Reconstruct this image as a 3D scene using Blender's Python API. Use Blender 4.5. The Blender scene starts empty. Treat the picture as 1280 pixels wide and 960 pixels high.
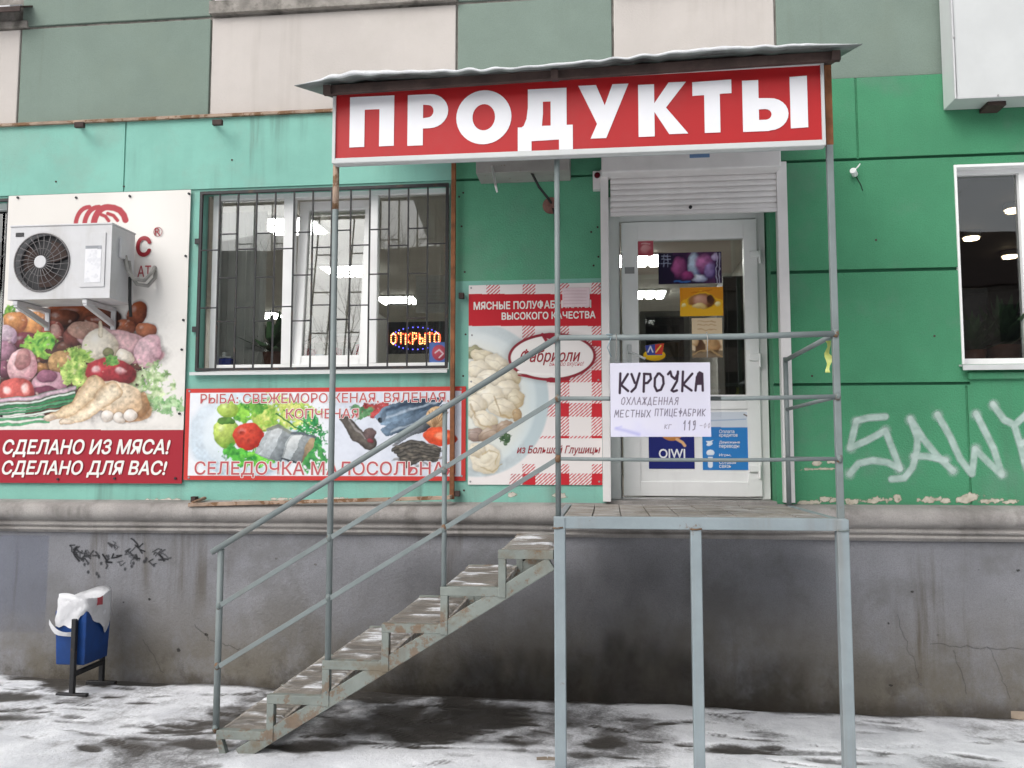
import bpy, bmesh, math, random
import numpy as np
from mathutils import Vector, Matrix, noise as mnoise

random.seed(7)
sc = bpy.context.scene
col = sc.collection
R = math.radians

# ------------------------------------------------------------------ camera, sky, sun, exposure
F, D, EYE = 1080.0, 6.1, 1.71                      # focal length in photo pixels, distance to the facade, eye height
PITCH, YAW = R(4.658), R(6.32)
cd = bpy.data.cameras.new('camera')
cam = bpy.data.objects.new('camera', cd)
col.objects.link(cam)
cd.sensor_fit = 'HORIZONTAL'; cd.sensor_width = 36.0; cd.lens = F / 1280 * 36
cd.clip_start = 0.05; cd.clip_end = 2000
cam.location = (0, -D, EYE)
cam.rotation_euler = (R(90) + PITCH, 0, YAW)
sc.camera = cam

SUN_EL, SUN_AZ = R(42), R(215)                      # azimuth clockwise from +Y
w = bpy.data.worlds.new('World'); sc.world = w; w.use_nodes = True
nt = w.node_tree; nt.nodes.clear()
sky = nt.nodes.new('ShaderNodeTexSky'); sky.sky_type = 'NISHITA'; sky.sun_disc = False
sky.sun_elevation = SUN_EL; sky.sun_rotation = SUN_AZ; sky.dust_density = 4.0; sky.air_density = 1.0
hs = nt.nodes.new('ShaderNodeHueSaturation'); hs.inputs['Saturation'].default_value = 0.22
bg = nt.nodes.new('ShaderNodeBackground'); bg.inputs['Strength'].default_value = 0.15
ow = nt.nodes.new('ShaderNodeOutputWorld')
nt.links.new(sky.outputs[0], hs.inputs['Color']); nt.links.new(hs.outputs[0], bg.inputs['Color']); nt.links.new(bg.outputs[0], ow.inputs[0])
sl = bpy.data.lights.new('sun', 'SUN'); sl.energy = 1.1; sl.angle = R(60); sl.color = (1.0, 0.985, 0.96)
so = bpy.data.objects.new('sun', sl); col.objects.link(so)
sdir = Vector((math.sin(SUN_AZ) * math.cos(SUN_EL), math.cos(SUN_AZ) * math.cos(SUN_EL), math.sin(SUN_EL)))
so.rotation_euler = sdir.to_track_quat('Z', 'Y').to_euler()
sc.view_settings.view_transform = 'Standard'
sc.view_settings.look = 'None'
sc.view_settings.gamma = 1.0
sc.view_settings.use_curve_mapping = False
sc.view_settings.exposure = 0.22
sc.cycles.max_bounces = 8; sc.cycles.transparent_max_bounces = 12
sc.cycles.use_denoising = True

# ------------------------------------------------------------------ geometry of the view: a pixel of the photo meets a real plane
fw = Vector((-math.sin(YAW) * math.cos(PITCH), math.cos(YAW) * math.cos(PITCH), math.sin(PITCH)))
rt = Vector((math.cos(YAW), math.sin(YAW), 0))
up = rt.cross(fw)
E = Vector((0, -D, EYE))
def ray(px, py): return fw + rt * ((px - 640) / F) - up * ((py - 480) / F)
def at(px, py, Y):
    d = ray(px, py); return E + d * ((Y + D) / d.y)
def atz(px, py, z):
    d = ray(px, py); return E + d * ((z - EYE) / d.z)
def rect(px0, py0, px1, py1, Y):
    xm, ym = (px0 + px1) / 2, (py0 + py1) / 2
    return at(px0, ym, Y).x, at(px1, ym, Y).x, at(xm, py1, Y).z, at(xm, py0, Y).z

# ------------------------------------------------------------------ mesh helpers
def lin(h):
    h = h.lstrip('#')
    v = [int(h[i:i + 2], 16) / 255 for i in (0, 2, 4)]
    return tuple(x / 12.92 if x <= .04045 else ((x + .055) / 1.055) ** 2.4 for x in v)
def c(h, k=1.0): return tuple(x * k for x in lin(h))

class MB:
    def __init__(s): s.v, s.f, s.m, s.sm = [], [], [], []
    def face(s, pts, m=0, smooth=False):
        n = len(s.v); s.v += [tuple(p) for p in pts]; s.f.append(tuple(range(n, n + len(pts)))); s.m.append(m); s.sm.append(smooth)
    def shared(s, vs, fs, m=0, smooth=False):
        n = len(s.v); s.v += [tuple(p) for p in vs]
        for f in fs: s.f.append(tuple(i + n for i in f)); s.m.append(m); s.sm.append(smooth)
    def hexa(s, p, m=0):
        s.shared(p, [(0, 3, 2, 1), (4, 5, 6, 7), (0, 1, 5, 4), (1, 2, 6, 5), (2, 3, 7, 6), (3, 0, 4, 7)], m)
    def box(s, x0, x1, y0, y1, z0, z1, m=0):
        s.hexa([(x0, y0, z0), (x1, y0, z0), (x1, y1, z0), (x0, y1, z0), (x0, y0, z1), (x1, y0, z1), (x1, y1, z1), (x0, y1, z1)], m)
    def bar(s, p, q, w, h, upv=(0, 0, 1), m=0):
        p, q = Vector(p), Vector(q); d = (q - p).normalized()
        u = Vector(upv)
        if abs(d.dot(u)) > .98: u = Vector((0, 1, 0))
        a = d.cross(u).normalized() * (w / 2); b = a.cross(d).normalized() * (h / 2)
        s.hexa([p - a - b, p + a - b, p + a + b, p - a + b, q - a - b, q + a - b, q + a + b, q - a + b], m)
    def tube(s, pts, r, n=8, m=0, cap=True):
        pts = [Vector(p) for p in pts]; rings = []; prev = None
        for i, p in enumerate(pts):
            d = (pts[min(i + 1, len(pts) - 1)] - pts[max(i - 1, 0)]).normalized()
            if prev is None:
                u = Vector((0, 0, 1)) if abs(d.z) < .9 else Vector((1, 0, 0))
                a = d.cross(u).normalized()
            else:
                a = (prev - d * prev.dot(d)).normalized()
            prev = a; b = d.cross(a); rr = r[i] if isinstance(r, (list, tuple)) else r
            rings.append([p + (a * math.cos(t) + b * math.sin(t)) * rr for t in [2 * math.pi * k / n for k in range(n)]])
        vs = [v for rg in rings for v in rg]
        fs = [(i * n + k, i * n + (k + 1) % n, (i + 1) * n + (k + 1) % n, (i + 1) * n + k) for i in range(len(pts) - 1) for k in range(n)]
        n0 = len(s.v); s.shared(vs, fs, m, True)
        if cap:
            s.f.append(tuple(n0 + k for k in range(n))[::-1]); s.m.append(m); s.sm.append(False)
            o = n0 + (len(pts) - 1) * n
            s.f.append(tuple(o + k for k in range(n))); s.m.append(m); s.sm.append(False)
    def cyl(s, p, q, r, n=16, m=0, r2=None): s.tube([p, q], [r, r if r2 is None else r2], n, m)
    def prism_x(s, prof, x0, x1, m=0, smooth=False):          # profile of (y, z) swept along x
        n = len(prof)
        vs = [(x0, y, z) for y, z in prof] + [(x1, y, z) for y, z in prof]
        s.shared(vs, [(k, (k + 1) % n, n + (k + 1) % n, n + k) for k in range(n)], m, smooth)
        s.face([(x0, y, z) for y, z in prof], m); s.face([(x1, y, z) for y, z in prof][::-1], m)
    def build(s, name, mats, parent=None, bevel=0, seg=2, label=None):
        me = bpy.data.meshes.new(name)
        bm = bmesh.new()
        bv = [bm.verts.new(p) for p in s.v]
        for f, m, sm in zip(s.f, s.m, s.sm):
            try: fc = bm.faces.new([bv[i] for i in f])
            except ValueError: continue
            fc.material_index = m; fc.smooth = sm
        bmesh.ops.remove_doubles(bm, verts=bm.verts, dist=1e-6)
        bmesh.ops.recalc_face_normals(bm, faces=bm.faces)
        if bevel:
            ed = [e for e in bm.edges if len(e.link_faces) == 2 and e.calc_face_angle(0) > .6]
            bmesh.ops.bevel(bm, geom=ed, offset=bevel, segments=seg, affect='EDGES', profile=.5)
        bm.to_mesh(me); bm.free()
        return link(name, me, mats, parent, label)
def link(name, me, mats, parent=None, label=None):
    o = bpy.data.objects.new(name, me)
    for m in (mats if isinstance(mats, (list, tuple)) else [mats]): me.materials.append(m)
    if parent: o.parent = parent
    if label: o['label'] = label
    col.objects.link(o); return o
def thing(name, label, cat, group=None):
    o = bpy.data.objects.new(name, None); col.objects.link(o); tag(o, label, cat, group); o.empty_display_size = .1; return o
def tag(o, label, cat, group=None):
    o['label'] = label; o['category'] = cat
    if group: o['group'] = group
    return o
def struct(o): o['kind'] = 'structure'; return o
def box(name, m, b, parent=None, bevel=.002, label=None):
    k = MB(); k.box(*b); return k.build(name, m, parent, bevel, label=label)

# ------------------------------------------------------------------ procedural materials
def newmat(name):
    m = bpy.data.materials.new(name); m.use_nodes = True
    t = m.node_tree; t.nodes.clear()
    o = t.nodes.new('ShaderNodeOutputMaterial'); return m, t, o
def nz(t, vec, scale, detail=4, rough=.6, sx=1, sy=1, sz=1, off=0):
    mp = t.nodes.new('ShaderNodeMapping'); mp.inputs['Scale'].default_value = (sx, sy, sz); mp.inputs['Location'].default_value = (off, off * .7, off * 1.3)
    t.links.new(vec, mp.inputs[0])
    n = t.nodes.new('ShaderNodeTexNoise'); n.inputs['Scale'].default_value = scale; n.inputs['Detail'].default_value = detail; n.inputs['Roughness'].default_value = rough
    t.links.new(mp.outputs[0], n.inputs['Vector']); return n.outputs['Fac']
def ramp(t, fac, a, b, lo=0.0, hi=1.0):
    r = t.nodes.new('ShaderNodeMapRange'); r.interpolation_type = 'SMOOTHSTEP'
    r.inputs[1].default_value = a; r.inputs[2].default_value = b; r.inputs[3].default_value = lo; r.inputs[4].default_value = hi
    t.links.new(fac, r.inputs[0]); return r.outputs[0]
def mixc(t, fac, a, b):
    x = t.nodes.new('ShaderNodeMix'); x.data_type = 'RGBA'
    for k, s in ((0, fac), (6, a), (7, b)):
        if isinstance(s, tuple): x.inputs[k].default_value = (*s[:3], 1)
        elif isinstance(s, (int, float)): x.inputs[k].default_value = s
        else: t.links.new(s, x.inputs[k])
    return x.outputs[2]
def mul(t, a, b, op='MULTIPLY'):
    x = t.nodes.new('ShaderNodeMath'); x.operation = op
    for k, s in ((0, a), (1, b)):
        if isinstance(s, (int, float)): x.inputs[k].default_value = s
        else: t.links.new(s, x.inputs[k])
    return x.outputs[0]
def pm(name, base, rough=.7, var=.12, scale=3, bump=.15, bscale=90, metal=0, streak=0, streak_col=(.06, .055, .045), stain=0, stain_col=(.1, .085, .06),
       stain_scale=1.2, rust=0, rust_scale=9, rust_thr=.56, spec=.4, extra=None, fine=0, coat=0):
    m, t, o = newmat(name)
    b = t.nodes.new('ShaderNodeBsdfPrincipled'); t.links.new(b.outputs[0], o.inputs[0])
    tc = t.nodes.new('ShaderNodeTexCoord').outputs['Object']
    n = nz(t, tc, scale, 5)
    cur = mixc(t, ramp(t, n, .3, .7), tuple(x * (1 - var) for x in base), tuple(min(.9, x * (1 + var)) for x in base))
    if fine:
        cur = mixc(t, ramp(t, nz(t, tc, 140, 2), .35, .75, 0, fine), cur, tuple(x * .45 for x in base))
    if streak:
        s1 = ramp(t, nz(t, tc, 7, 5, .6, 1, 1, .07, 3), .5, .72)
        s2 = ramp(t, nz(t, tc, .9, 3, .6, 1, 1, .8, 9), .42, .66)
        cur = mixc(t, mul(t, mul(t, s1, s2), streak), cur, streak_col)
    if stain:
        s = ramp(t, nz(t, tc, stain_scale, 6, .65, 1, 1, 1, 5), .48, .68)
        cur = mixc(t, mul(t, s, stain), cur, stain_col)
    if rust:
        s = ramp(t, nz(t, tc, rust_scale, 6, .7, 1, 1, 1, 11), rust_thr, rust_thr + .07)
        rc = mixc(t, nz(t, tc, 40, 3), (.085, .038, .016), (.23, .115, .045))
        cur = mixc(t, mul(t, s, rust), cur, rc)
    if extra: cur = extra(t, tc, cur)
    if isinstance(cur, tuple): b.inputs['Base Color'].default_value = (*cur, 1)
    else: t.links.new(cur, b.inputs['Base Color'])
    b.inputs['Roughness'].default_value = rough; b.inputs['Metallic'].default_value = metal
    b.inputs['Specular IOR Level'].default_value = spec
    if coat: b.inputs['Coat Weight'].default_value = coat
    if bump:
        bp = t.nodes.new('ShaderNodeBump'); bp.inputs['Strength'].default_value = bump; bp.inputs['Distance'].default_value = .01
        t.links.new(nz(t, tc, bscale, 4), bp.inputs['Height']); t.links.new(bp.outputs[0], b.inputs['Normal'])
    return m
def zband(t, tc, a, b):                                  # 1 below height a, 0 above b
    sp = t.nodes.new('ShaderNodeSeparateXYZ'); t.links.new(tc, sp.inputs[0])
    return ramp(t, sp.outputs[2], a, b, 1, 0)
def emit(name, colr, s):
    m, t, o = newmat(name); e = t.nodes.new('ShaderNodeEmission'); e.inputs[0].default_value = (*colr, 1); e.inputs[1].default_value = s
    t.links.new(e.outputs[0], o.inputs[0]); return m
def glassmat(name, refl=1.0, tint=(1, 1, 1), wav=.0):
    m, t, o = newmat(name)
    g = t.nodes.new('ShaderNodeBsdfGlossy'); g.inputs['Roughness'].default_value = .004; g.inputs[0].default_value = (refl, refl, refl, 1)
    tr = t.nodes.new('ShaderNodeBsdfTransparent'); tr.inputs[0].default_value = (*tint, 1)
    fr = t.nodes.new('ShaderNodeFresnel'); fr.inputs[0].default_value = 1.62
    x = t.nodes.new('ShaderNodeMixShader')
    t.links.new(mul(t, fr.outputs[0], 1.35), x.inputs[0]); t.links.new(tr.outputs[0], x.inputs[1]); t.links.new(g.outputs[0], x.inputs[2]); t.links.new(x.outputs[0], o.inputs[0])
    if wav:
        tc = t.nodes.new('ShaderNodeTexCoord').outputs['Object']
        bp = t.nodes.new('ShaderNodeBump'); bp.inputs['Strength'].default_value = wav; bp.inputs['Distance'].default_value = .02
        t.links.new(nz(t, tc, 2.2, 1), bp.inputs['Height']); t.links.new(bp.outputs[0], g.inputs['Normal']); t.links.new(bp.outputs[0], fr.inputs['Normal'])
    return m
def printmat(name, rough=.45, alpha=False, wrinkle=.12, wscale=5):
    m, t, o = newmat(name)
    b = t.nodes.new('ShaderNodeBsdfPrincipled'); b.inputs['Roughness'].default_value = rough; b.inputs['Specular IOR Level'].default_value = .3
    a = t.nodes.new('ShaderNodeAttribute'); a.attribute_name = 'ink'
    t.links.new(a.outputs['Color'], b.inputs['Base Color'])
    tc = t.nodes.new('ShaderNodeTexCoord').outputs['Object']
    bp = t.nodes.new('ShaderNodeBump'); bp.inputs['Strength'].default_value = wrinkle; bp.inputs['Distance'].default_value = .02
    t.links.new(nz(t, tc, wscale, 3), bp.inputs['Height']); t.links.new(bp.outputs[0], b.inputs['Normal'])
    if alpha:
        tr = t.nodes.new('ShaderNodeBsdfTransparent'); x = t.nodes.new('ShaderNodeMixShader')
        t.links.new(a.outputs['Alpha'], x.inputs[0]); t.links.new(tr.outputs[0], x.inputs[1]); t.links.new(b.outputs[0], x.inputs[2]); t.links.new(x.outputs[0], o.inputs[0])
    else: t.links.new(b.outputs[0], o.inputs[0])
    return m

# ------------------------------------------------------------------ printed pictures: ink laid on a fine grid of the sheet
def vnoise(x, y, s, seed=0, octv=3):
    rng = np.random.RandomState(seed); tab = rng.rand(256, 256); out = np.zeros_like(x); amp, tot = 1.0, 0
    for k in range(octv):
        u, v = x / s + 17 * k, y / s + 31 * k
        i, j = np.floor(u).astype(int), np.floor(v).astype(int); fu, fv = u - i, v - j
        fu, fv = fu * fu * (3 - 2 * fu), fv * fv * (3 - 2 * fv)
        g = lambda a, b: tab[a % 256, b % 256]
        out += amp * ((g(i, j) * (1 - fu) + g(i + 1, j) * fu) * (1 - fv) + (g(i, j + 1) * (1 - fu) + g(i + 1, j + 1) * fu) * fv)
        tot += amp; amp *= .5; s = s / 2
    return out / tot
class Sheet:
    """A flat sheet X0..X1 x Z0..Z1 standing at Y; ink is placed by photo coordinates that fall on the sheet."""
    def __init__(s, b, Y, res, bgcol, alpha=0.0, sag=0.0):
        s.X0, s.X1, s.Z0, s.Z1 = b; s.Y = Y
        s.nx, s.nz = max(2, int((s.X1 - s.X0) / res)), max(2, int((s.Z1 - s.Z0) / res))
        gx, gz = np.linspace(s.X0, s.X1, s.nx + 1), np.linspace(s.Z0, s.Z1, s.nz + 1)
        s.GX, s.GZ = np.meshgrid(gx, gz)
        vx, vy, vz = s.GX - E.x, Y - E.y, s.GZ - E.z
        dep = vx * fw.x + vy * fw.y + vz * fw.z
        s.PX = 640 + F * (vx * rt.x + vy * rt.y) / dep
        s.PY = 480 - F * (vx * up.x + vy * up.y + vz * up.z) / dep
        s.C = np.zeros(s.GX.shape + (3,)); s.C[:] = lin(bgcol); s.A = np.full(s.GX.shape, alpha); s.sag = sag
    def warp(s, a, sc, seed=9):
        s.PX0, s.PY0 = s.PX, s.PY
        s.PX, s.PY = s.PX0 + a * 2 * (vnoise(s.PX0, s.PY0, sc, seed, 3) - .5), s.PY0 + a * 2 * (vnoise(s.PX0, s.PY0, sc, seed + 40, 3) - .5)
    def unwarp(s): s.PX, s.PY = s.PX0, s.PY0
    def put(s, mask, colr):
        mk = np.clip(mask, 0, 1)
        cc = np.asarray(colr if not isinstance(colr, str) else lin(colr))
        s.C = s.C * (1 - mk[..., None]) + cc * mk[..., None]
        s.A = np.maximum(s.A, mk)
    halo = 0.0
    def ell(s, x, y, rx, ry, a=0, c0='ffffff', c1='888888', hl=None, soft=.06, wob=0, tex=0, seed=0, op=1.0, lx=-.35, ly=-.4):
        dx, dy = s.PX - x, s.PY - y; ca, sa = math.cos(R(a)), math.sin(R(a))
        u, v = (dx * ca + dy * sa) / rx, (-dx * sa + dy * ca) / ry
        r = np.sqrt(u * u + v * v)
        if wob: r = r * (1 + wob * (vnoise(s.PX, s.PY, max(rx, ry) * .5, seed) - .5) * 2)
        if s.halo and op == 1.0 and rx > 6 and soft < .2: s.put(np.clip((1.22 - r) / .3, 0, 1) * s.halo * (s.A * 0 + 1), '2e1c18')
        mk = np.clip((1 - r) / soft + .5, 0, 1) * op
        du, dv = dx / rx - lx, dy / ry - ly
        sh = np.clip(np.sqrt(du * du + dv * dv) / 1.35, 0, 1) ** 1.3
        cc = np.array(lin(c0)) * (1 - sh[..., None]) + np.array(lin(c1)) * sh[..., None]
        if tex: cc = cc * (1 + tex * (vnoise(s.PX, s.PY, 5, seed + 3) - .5) * 2)[..., None]
        if hl: 
            h = np.clip(1 - np.sqrt((dx / rx - lx) ** 2 + (dy / ry - ly) ** 2) / .32, 0, 1) * hl
            cc = cc * (1 - h[..., None]) + h[..., None] * .85
        s.put(mk, np.clip(cc, 0, 1))
    def grad(s, pts, ca, cb, p0, p1, tex=0, seed=0):
        ins = np.zeros(s.PX.shape, bool); n = len(pts)
        for k in range(n):
            (x0, y0), (x1, y1) = pts[k], pts[(k + 1) % n]
            ins ^= ((y0 > s.PY) != (y1 > s.PY)) & (s.PX < (x1 - x0) * (s.PY - y0) / ((y1 - y0) if abs(y1 - y0) > 1e-9 else 1e-9) + x0)
        vx, vy = p1[0] - p0[0], p1[1] - p0[1]; t = np.clip(((s.PX - p0[0]) * vx + (s.PY - p0[1]) * vy) / (vx * vx + vy * vy), 0, 1)[..., None]
        cc = np.array(lin(ca)) * (1 - t) + np.array(lin(cb)) * t
        if tex: cc = cc * (1 + tex * (vnoise(s.PX, s.PY, 5, seed) - .5) * 2)[..., None]
        s.put(ins.astype(float), np.clip(cc, 0, 1))
    def mottle(s, amt, desat, mask=1.0):
        n = 1 + amt * ((vnoise(s.PX, s.PY, 3.2, 77) - .5) + .8 * (vnoise(s.PX, s.PY, 9, 78) - .5)) * 2
        g = s.C.mean(-1, keepdims=True); m = np.asarray(mask)[..., None] if not np.isscalar(mask) else mask
        m = m * np.clip((.66 - s.C.min(-1, keepdims=True)) / .2, .12, 1)
        new = np.clip((s.C * (1 - desat) + g * desat) * n[..., None], 0, .9); s.C = s.C * (1 - m) + new * m
    def leaf(s, x, y, rx, ry, c0='9ccc4a', c1='2f7a2a', seed=1, dens=.5, a=0, grain=6):
        dx, dy = s.PX - x, s.PY - y; ca, sa = math.cos(R(a)), math.sin(R(a))
        r = np.sqrt(((dx * ca + dy * sa) / rx) ** 2 + ((-dx * sa + dy * ca) / ry) ** 2)
        n = vnoise(s.PX, s.PY, grain, seed); n2 = vnoise(s.PX, s.PY, grain * .6, seed + 5)
        mk = np.clip((1.05 - r + (n - .5) * 1.3) / .15, 0, 1) * np.clip((n2 - (.62 - dens * .6)) / .1, 0, 1)
        t = np.clip((vnoise(s.PX, s.PY, grain * .9, seed + 9) - .25) * 2, 0, 1)[..., None]
        s.put(mk, np.array(lin(c1)) * (1 - t) + np.array(lin(c0)) * t)
    def dist(s, pts):
        d = np.full(s.PX.shape, 1e9); pr = np.zeros(s.PX.shape); n = len(pts) - 1
        for k in range(n):
            (x0, y0), (x1, y1) = pts[k], pts[k + 1]; vx, vy = x1 - x0, y1 - y0; L = vx * vx + vy * vy + 1e-9
            t = np.clip(((s.PX - x0) * vx + (s.PY - y0) * vy) / L, 0, 1)
            e = np.hypot(s.PX - x0 - t * vx, s.PY - y0 - t * vy); q = e < d
            d = np.where(q, e, d); pr = np.where(q, (k + t) / n, pr)
        return d, pr
    def line(s, pts, wd, colr, soft=.7, op=1.0, taper=None):
        d, pr = s.dist(pts); wv = wd / 2 if taper is None else (wd + (taper - wd) * pr) / 2
        s.put(np.clip((wv - d) / soft + .5, 0, 1) * op, colr)
    def limb(s, pts, wd, c0, c1, taper=None, tex=0, seed=0):
        d, pr = s.dist(pts); wv = wd / 2 if taper is None else (wd + (taper - wd) * pr) / 2
        sh = np.clip(d / np.maximum(wv, .1), 0, 1) ** 1.8
        cc = np.array(lin(c0)) * (1 - sh[..., None]) + np.array(lin(c1)) * sh[..., None]
        if tex: cc = cc * (1 + tex * (vnoise(s.PX, s.PY, 6, seed) - .5) * 2)[..., None]
        s.put(np.clip((wv - d) / .8 + .5, 0, 1), np.clip(cc, 0, 1))
    def poly(s, pts, colr, op=1.0):
        ins = np.zeros(s.PX.shape, bool); n = len(pts)
        for k in range(n):
            (x0, y0), (x1, y1) = pts[k], pts[(k + 1) % n]
            q = ((y0 > s.PY) != (y1 > s.PY)) & (s.PX < (x1 - x0) * (s.PY - y0) / ((y1 - y0) if abs(y1 - y0) > 1e-9 else 1e-9) + x0)
            ins ^= q
        s.put(ins.astype(float) * op, colr)
    def build(s, name, mat, parent=None, thick=.003, cull=False, label=None, shape=None):
        nx, nz_ = s.nx, s.nz; N = (nx + 1) * (nz_ + 1)
        YY = np.full(s.GX.shape, s.Y)
        if s.sag: YY = YY - s.sag * (vnoise(s.GX * 100, s.GZ * 100, 45, 4) - .0)
        if shape is not None: sh_ = shape(s); YY = YY + sh_ - sh_.max() - .0005
        vs = np.stack([s.GX.ravel(), YY.ravel(), s.GZ.ravel()], 1)
        idx = np.arange(N).reshape(nz_ + 1, nx + 1)
        q = np.stack([idx[:-1, :-1].ravel(), idx[:-1, 1:].ravel(), idx[1:, 1:].ravel(), idx[1:, :-1].ravel()], 1)
        if cull:
            keep = (s.A.ravel()[q].max(1) > .03); q = q[keep]
            used = np.unique(q); mp = np.full(N, -1); mp[used] = np.arange(len(used)); q = mp[q]; vs = vs[used]
            C, A = s.C.reshape(-1, 3)[used], s.A.ravel()[used]
        else: C, A = s.C.reshape(-1, 3), s.A.ravel()
        faces = q.tolist(); V = vs.tolist()
        if thick and not cull:                                        # a back and an edge, so that it is a sheet with a thickness
            per = list(idx[0, :]) + list(idx[1:, -1]) + list(idx[-1, -2::-1]) + list(idx[-2:0:-1, 0])
            n0 = len(V); V += [[V[i][0], s.Y + thick, V[i][2]] for i in per]
            C = np.vstack([C, C[per]]); A = np.concatenate([A, A[per]]); k = len(per)
            faces += [[per[i], n0 + i, n0 + (i + 1) % k, per[(i + 1) % k]] for i in range(k)] + [[n0 + i for i in range(k)][::-1]]
        me = bpy.data.meshes.new(name); me.from_pydata(V, [], faces); me.update()
        at_ = me.color_attributes.new('ink', 'FLOAT_COLOR', 'POINT')
        at_.data.foreach_set('color', np.concatenate([C, A[:, None]], 1).astype(np.float32).ravel())
        return link(name, me, mat, parent, label)

# ------------------------------------------------------------------ lettering
def letters(body, box4, Y, mat, parent, bold=0.0, shear=0.0, depth=0, name='lettering', spacing=1.0, lead=1.0, label=None):
    cu = bpy.data.curves.new('t', 'FONT'); cu.body = body; cu.shear = shear; cu.space_character = spacing; cu.resolution_u = 3
    ob = bpy.data.objects.new('t', cu); col.objects.link(ob)
    dg = bpy.context.evaluated_depsgraph_get(); dg.update()
    me = bpy.data.meshes.new_from_object(ob.evaluated_get(dg))
    bpy.data.objects.remove(ob); bpy.data.curves.remove(cu)
    co = np.array([v.co[:] for v in me.vertices]); lo, hi = co.min(0), co.max(0); X0, X1, Z0, Z1 = box4
    fcs = [list(p_.vertices) for p_ in me.polygons]; bpy.data.meshes.remove(me)
    sx, sz = (X1 - X0) / (hi[0] - lo[0] + 2 * bold), (Z1 - Z0) / (hi[1] - lo[1] + 2 * bold)
    offs = [(0, 0)] + ([(bold * math.cos(R(45 * i)), bold * math.sin(R(45 * i))) for i in range(8)] if bold else [])
    V, Fc = [], []
    for i, (ox, oz) in enumerate(offs):
        for q_, f in enumerate(fcs):                    # glyph pieces that overlap each lie a hair apart
            n0 = len(V); yy = Y - .00014 * i - .0000025 * (q_ % 50)
            V += [(X0 + (co[j][0] - lo[0] + bold + ox) * sx, yy, Z0 + (co[j][1] - lo[1] + bold + oz) * sz) for j in f]
            Fc.append(list(range(n0, n0 + len(f))))
    me = bpy.data.meshes.new(name); me.from_pydata(V, [], Fc); me.update()
    return link(name, me, mat, parent, label)
def fitmesh(me, box4, Y, mat, parent, name, depth, label=None):
    co = np.array([v.co[:] for v in me.vertices])
    lo, hi = co.min(0), co.max(0); X0, X1, Z0, Z1 = box4
    for v in me.vertices:
        v.co = (X0 + (v.co.x - lo[0]) / max(hi[0] - lo[0], 1e-6) * (X1 - X0), Y, Z0 + (v.co.y - lo[1]) / max(hi[1] - lo[1], 1e-6) * (Z1 - Z0))
    bm = bmesh.new(); bm.from_mesh(me)
    bmesh.ops.recalc_face_normals(bm, faces=bm.faces)
    for f in bm.faces:
        if f.normal.y > 0: f.normal_flip()
    if depth:
        r = bmesh.ops.extrude_face_region(bm, geom=list(bm.faces))
        for v in r['geom']:
            if isinstance(v, bmesh.types.BMVert): v.co.y -= depth
    bm.to_mesh(me); bm.free(); me.name = name
    me.materials.clear()
    return link(name, me, mat, parent, label)
def outline(polys, box4, Y, mat, parent, name, depth):
    cu = bpy.data.curves.new('t', 'CURVE'); cu.dimensions = '2D'; cu.fill_mode = 'BOTH'
    for pts in polys:
        sp = cu.splines.new('POLY'); sp.points.add(len(pts) - 1); sp.use_cyclic_u = True
        for p, q in zip(sp.points, pts): p.co = (q[0], q[1], 0, 1)
    ob = bpy.data.objects.new('t', cu); col.objects.link(ob)
    dg = bpy.context.evaluated_depsgraph_get(); dg.update()
    me = bpy.data.meshes.new_from_object(ob.evaluated_get(dg))
    bpy.data.objects.remove(ob); bpy.data.curves.remove(cu)
    return fitmesh(me, box4, Y, mat, parent, name, depth)

# ------------------------------------------------------------------ shared materials
def plinth_extra(t, tc, cur):
    g = mul(t, zband(t, tc, .1, .95), ramp(t, nz(t, tc, 1.5, 7, .72, 1, 1, .8, 2), .28, .6))
    cur = mixc(t, mul(t, g, .85), cur, (.125, .108, .078))
    g2 = mul(t, zband(t, tc, .0, .5), ramp(t, nz(t, tc, 2.6, 7, .75, 1, 1, .9, 14), .45, .62))
    cur = mixc(t, mul(t, g2, .8), cur, (.055, .046, .034))
    sp_ = ramp(t, nz(t, tc, 38, 8, .8, 1, 1, 1, 31), .62, .68)
    cur = mixc(t, mul(t, mul(t, sp_, ramp(t, nz(t, tc, 2.3, 4, .6, 1, 1, 1, 33), .45, .6)), .75), cur, (.05, .048, .045))
    lt = mul(t, ramp(t, nz(t, tc, 22, 8, .8, 1, 1, .7, 41), .63, .70), ramp(t, nz(t, tc, 1.1, 4, .6, 1, 1, 1, 43), .5, .62))
    cur = mixc(t, mul(t, lt, .6), cur, (.33, .32, .31))
    dk = mul(t, zband(t, tc, .02, .16), ramp(t, nz(t, tc, 3, 5, .7, 1, 1, 1, 21), .3, .55))
    return mixc(t, mul(t, dk, .75), cur, (.045, .036, .026))
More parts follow.
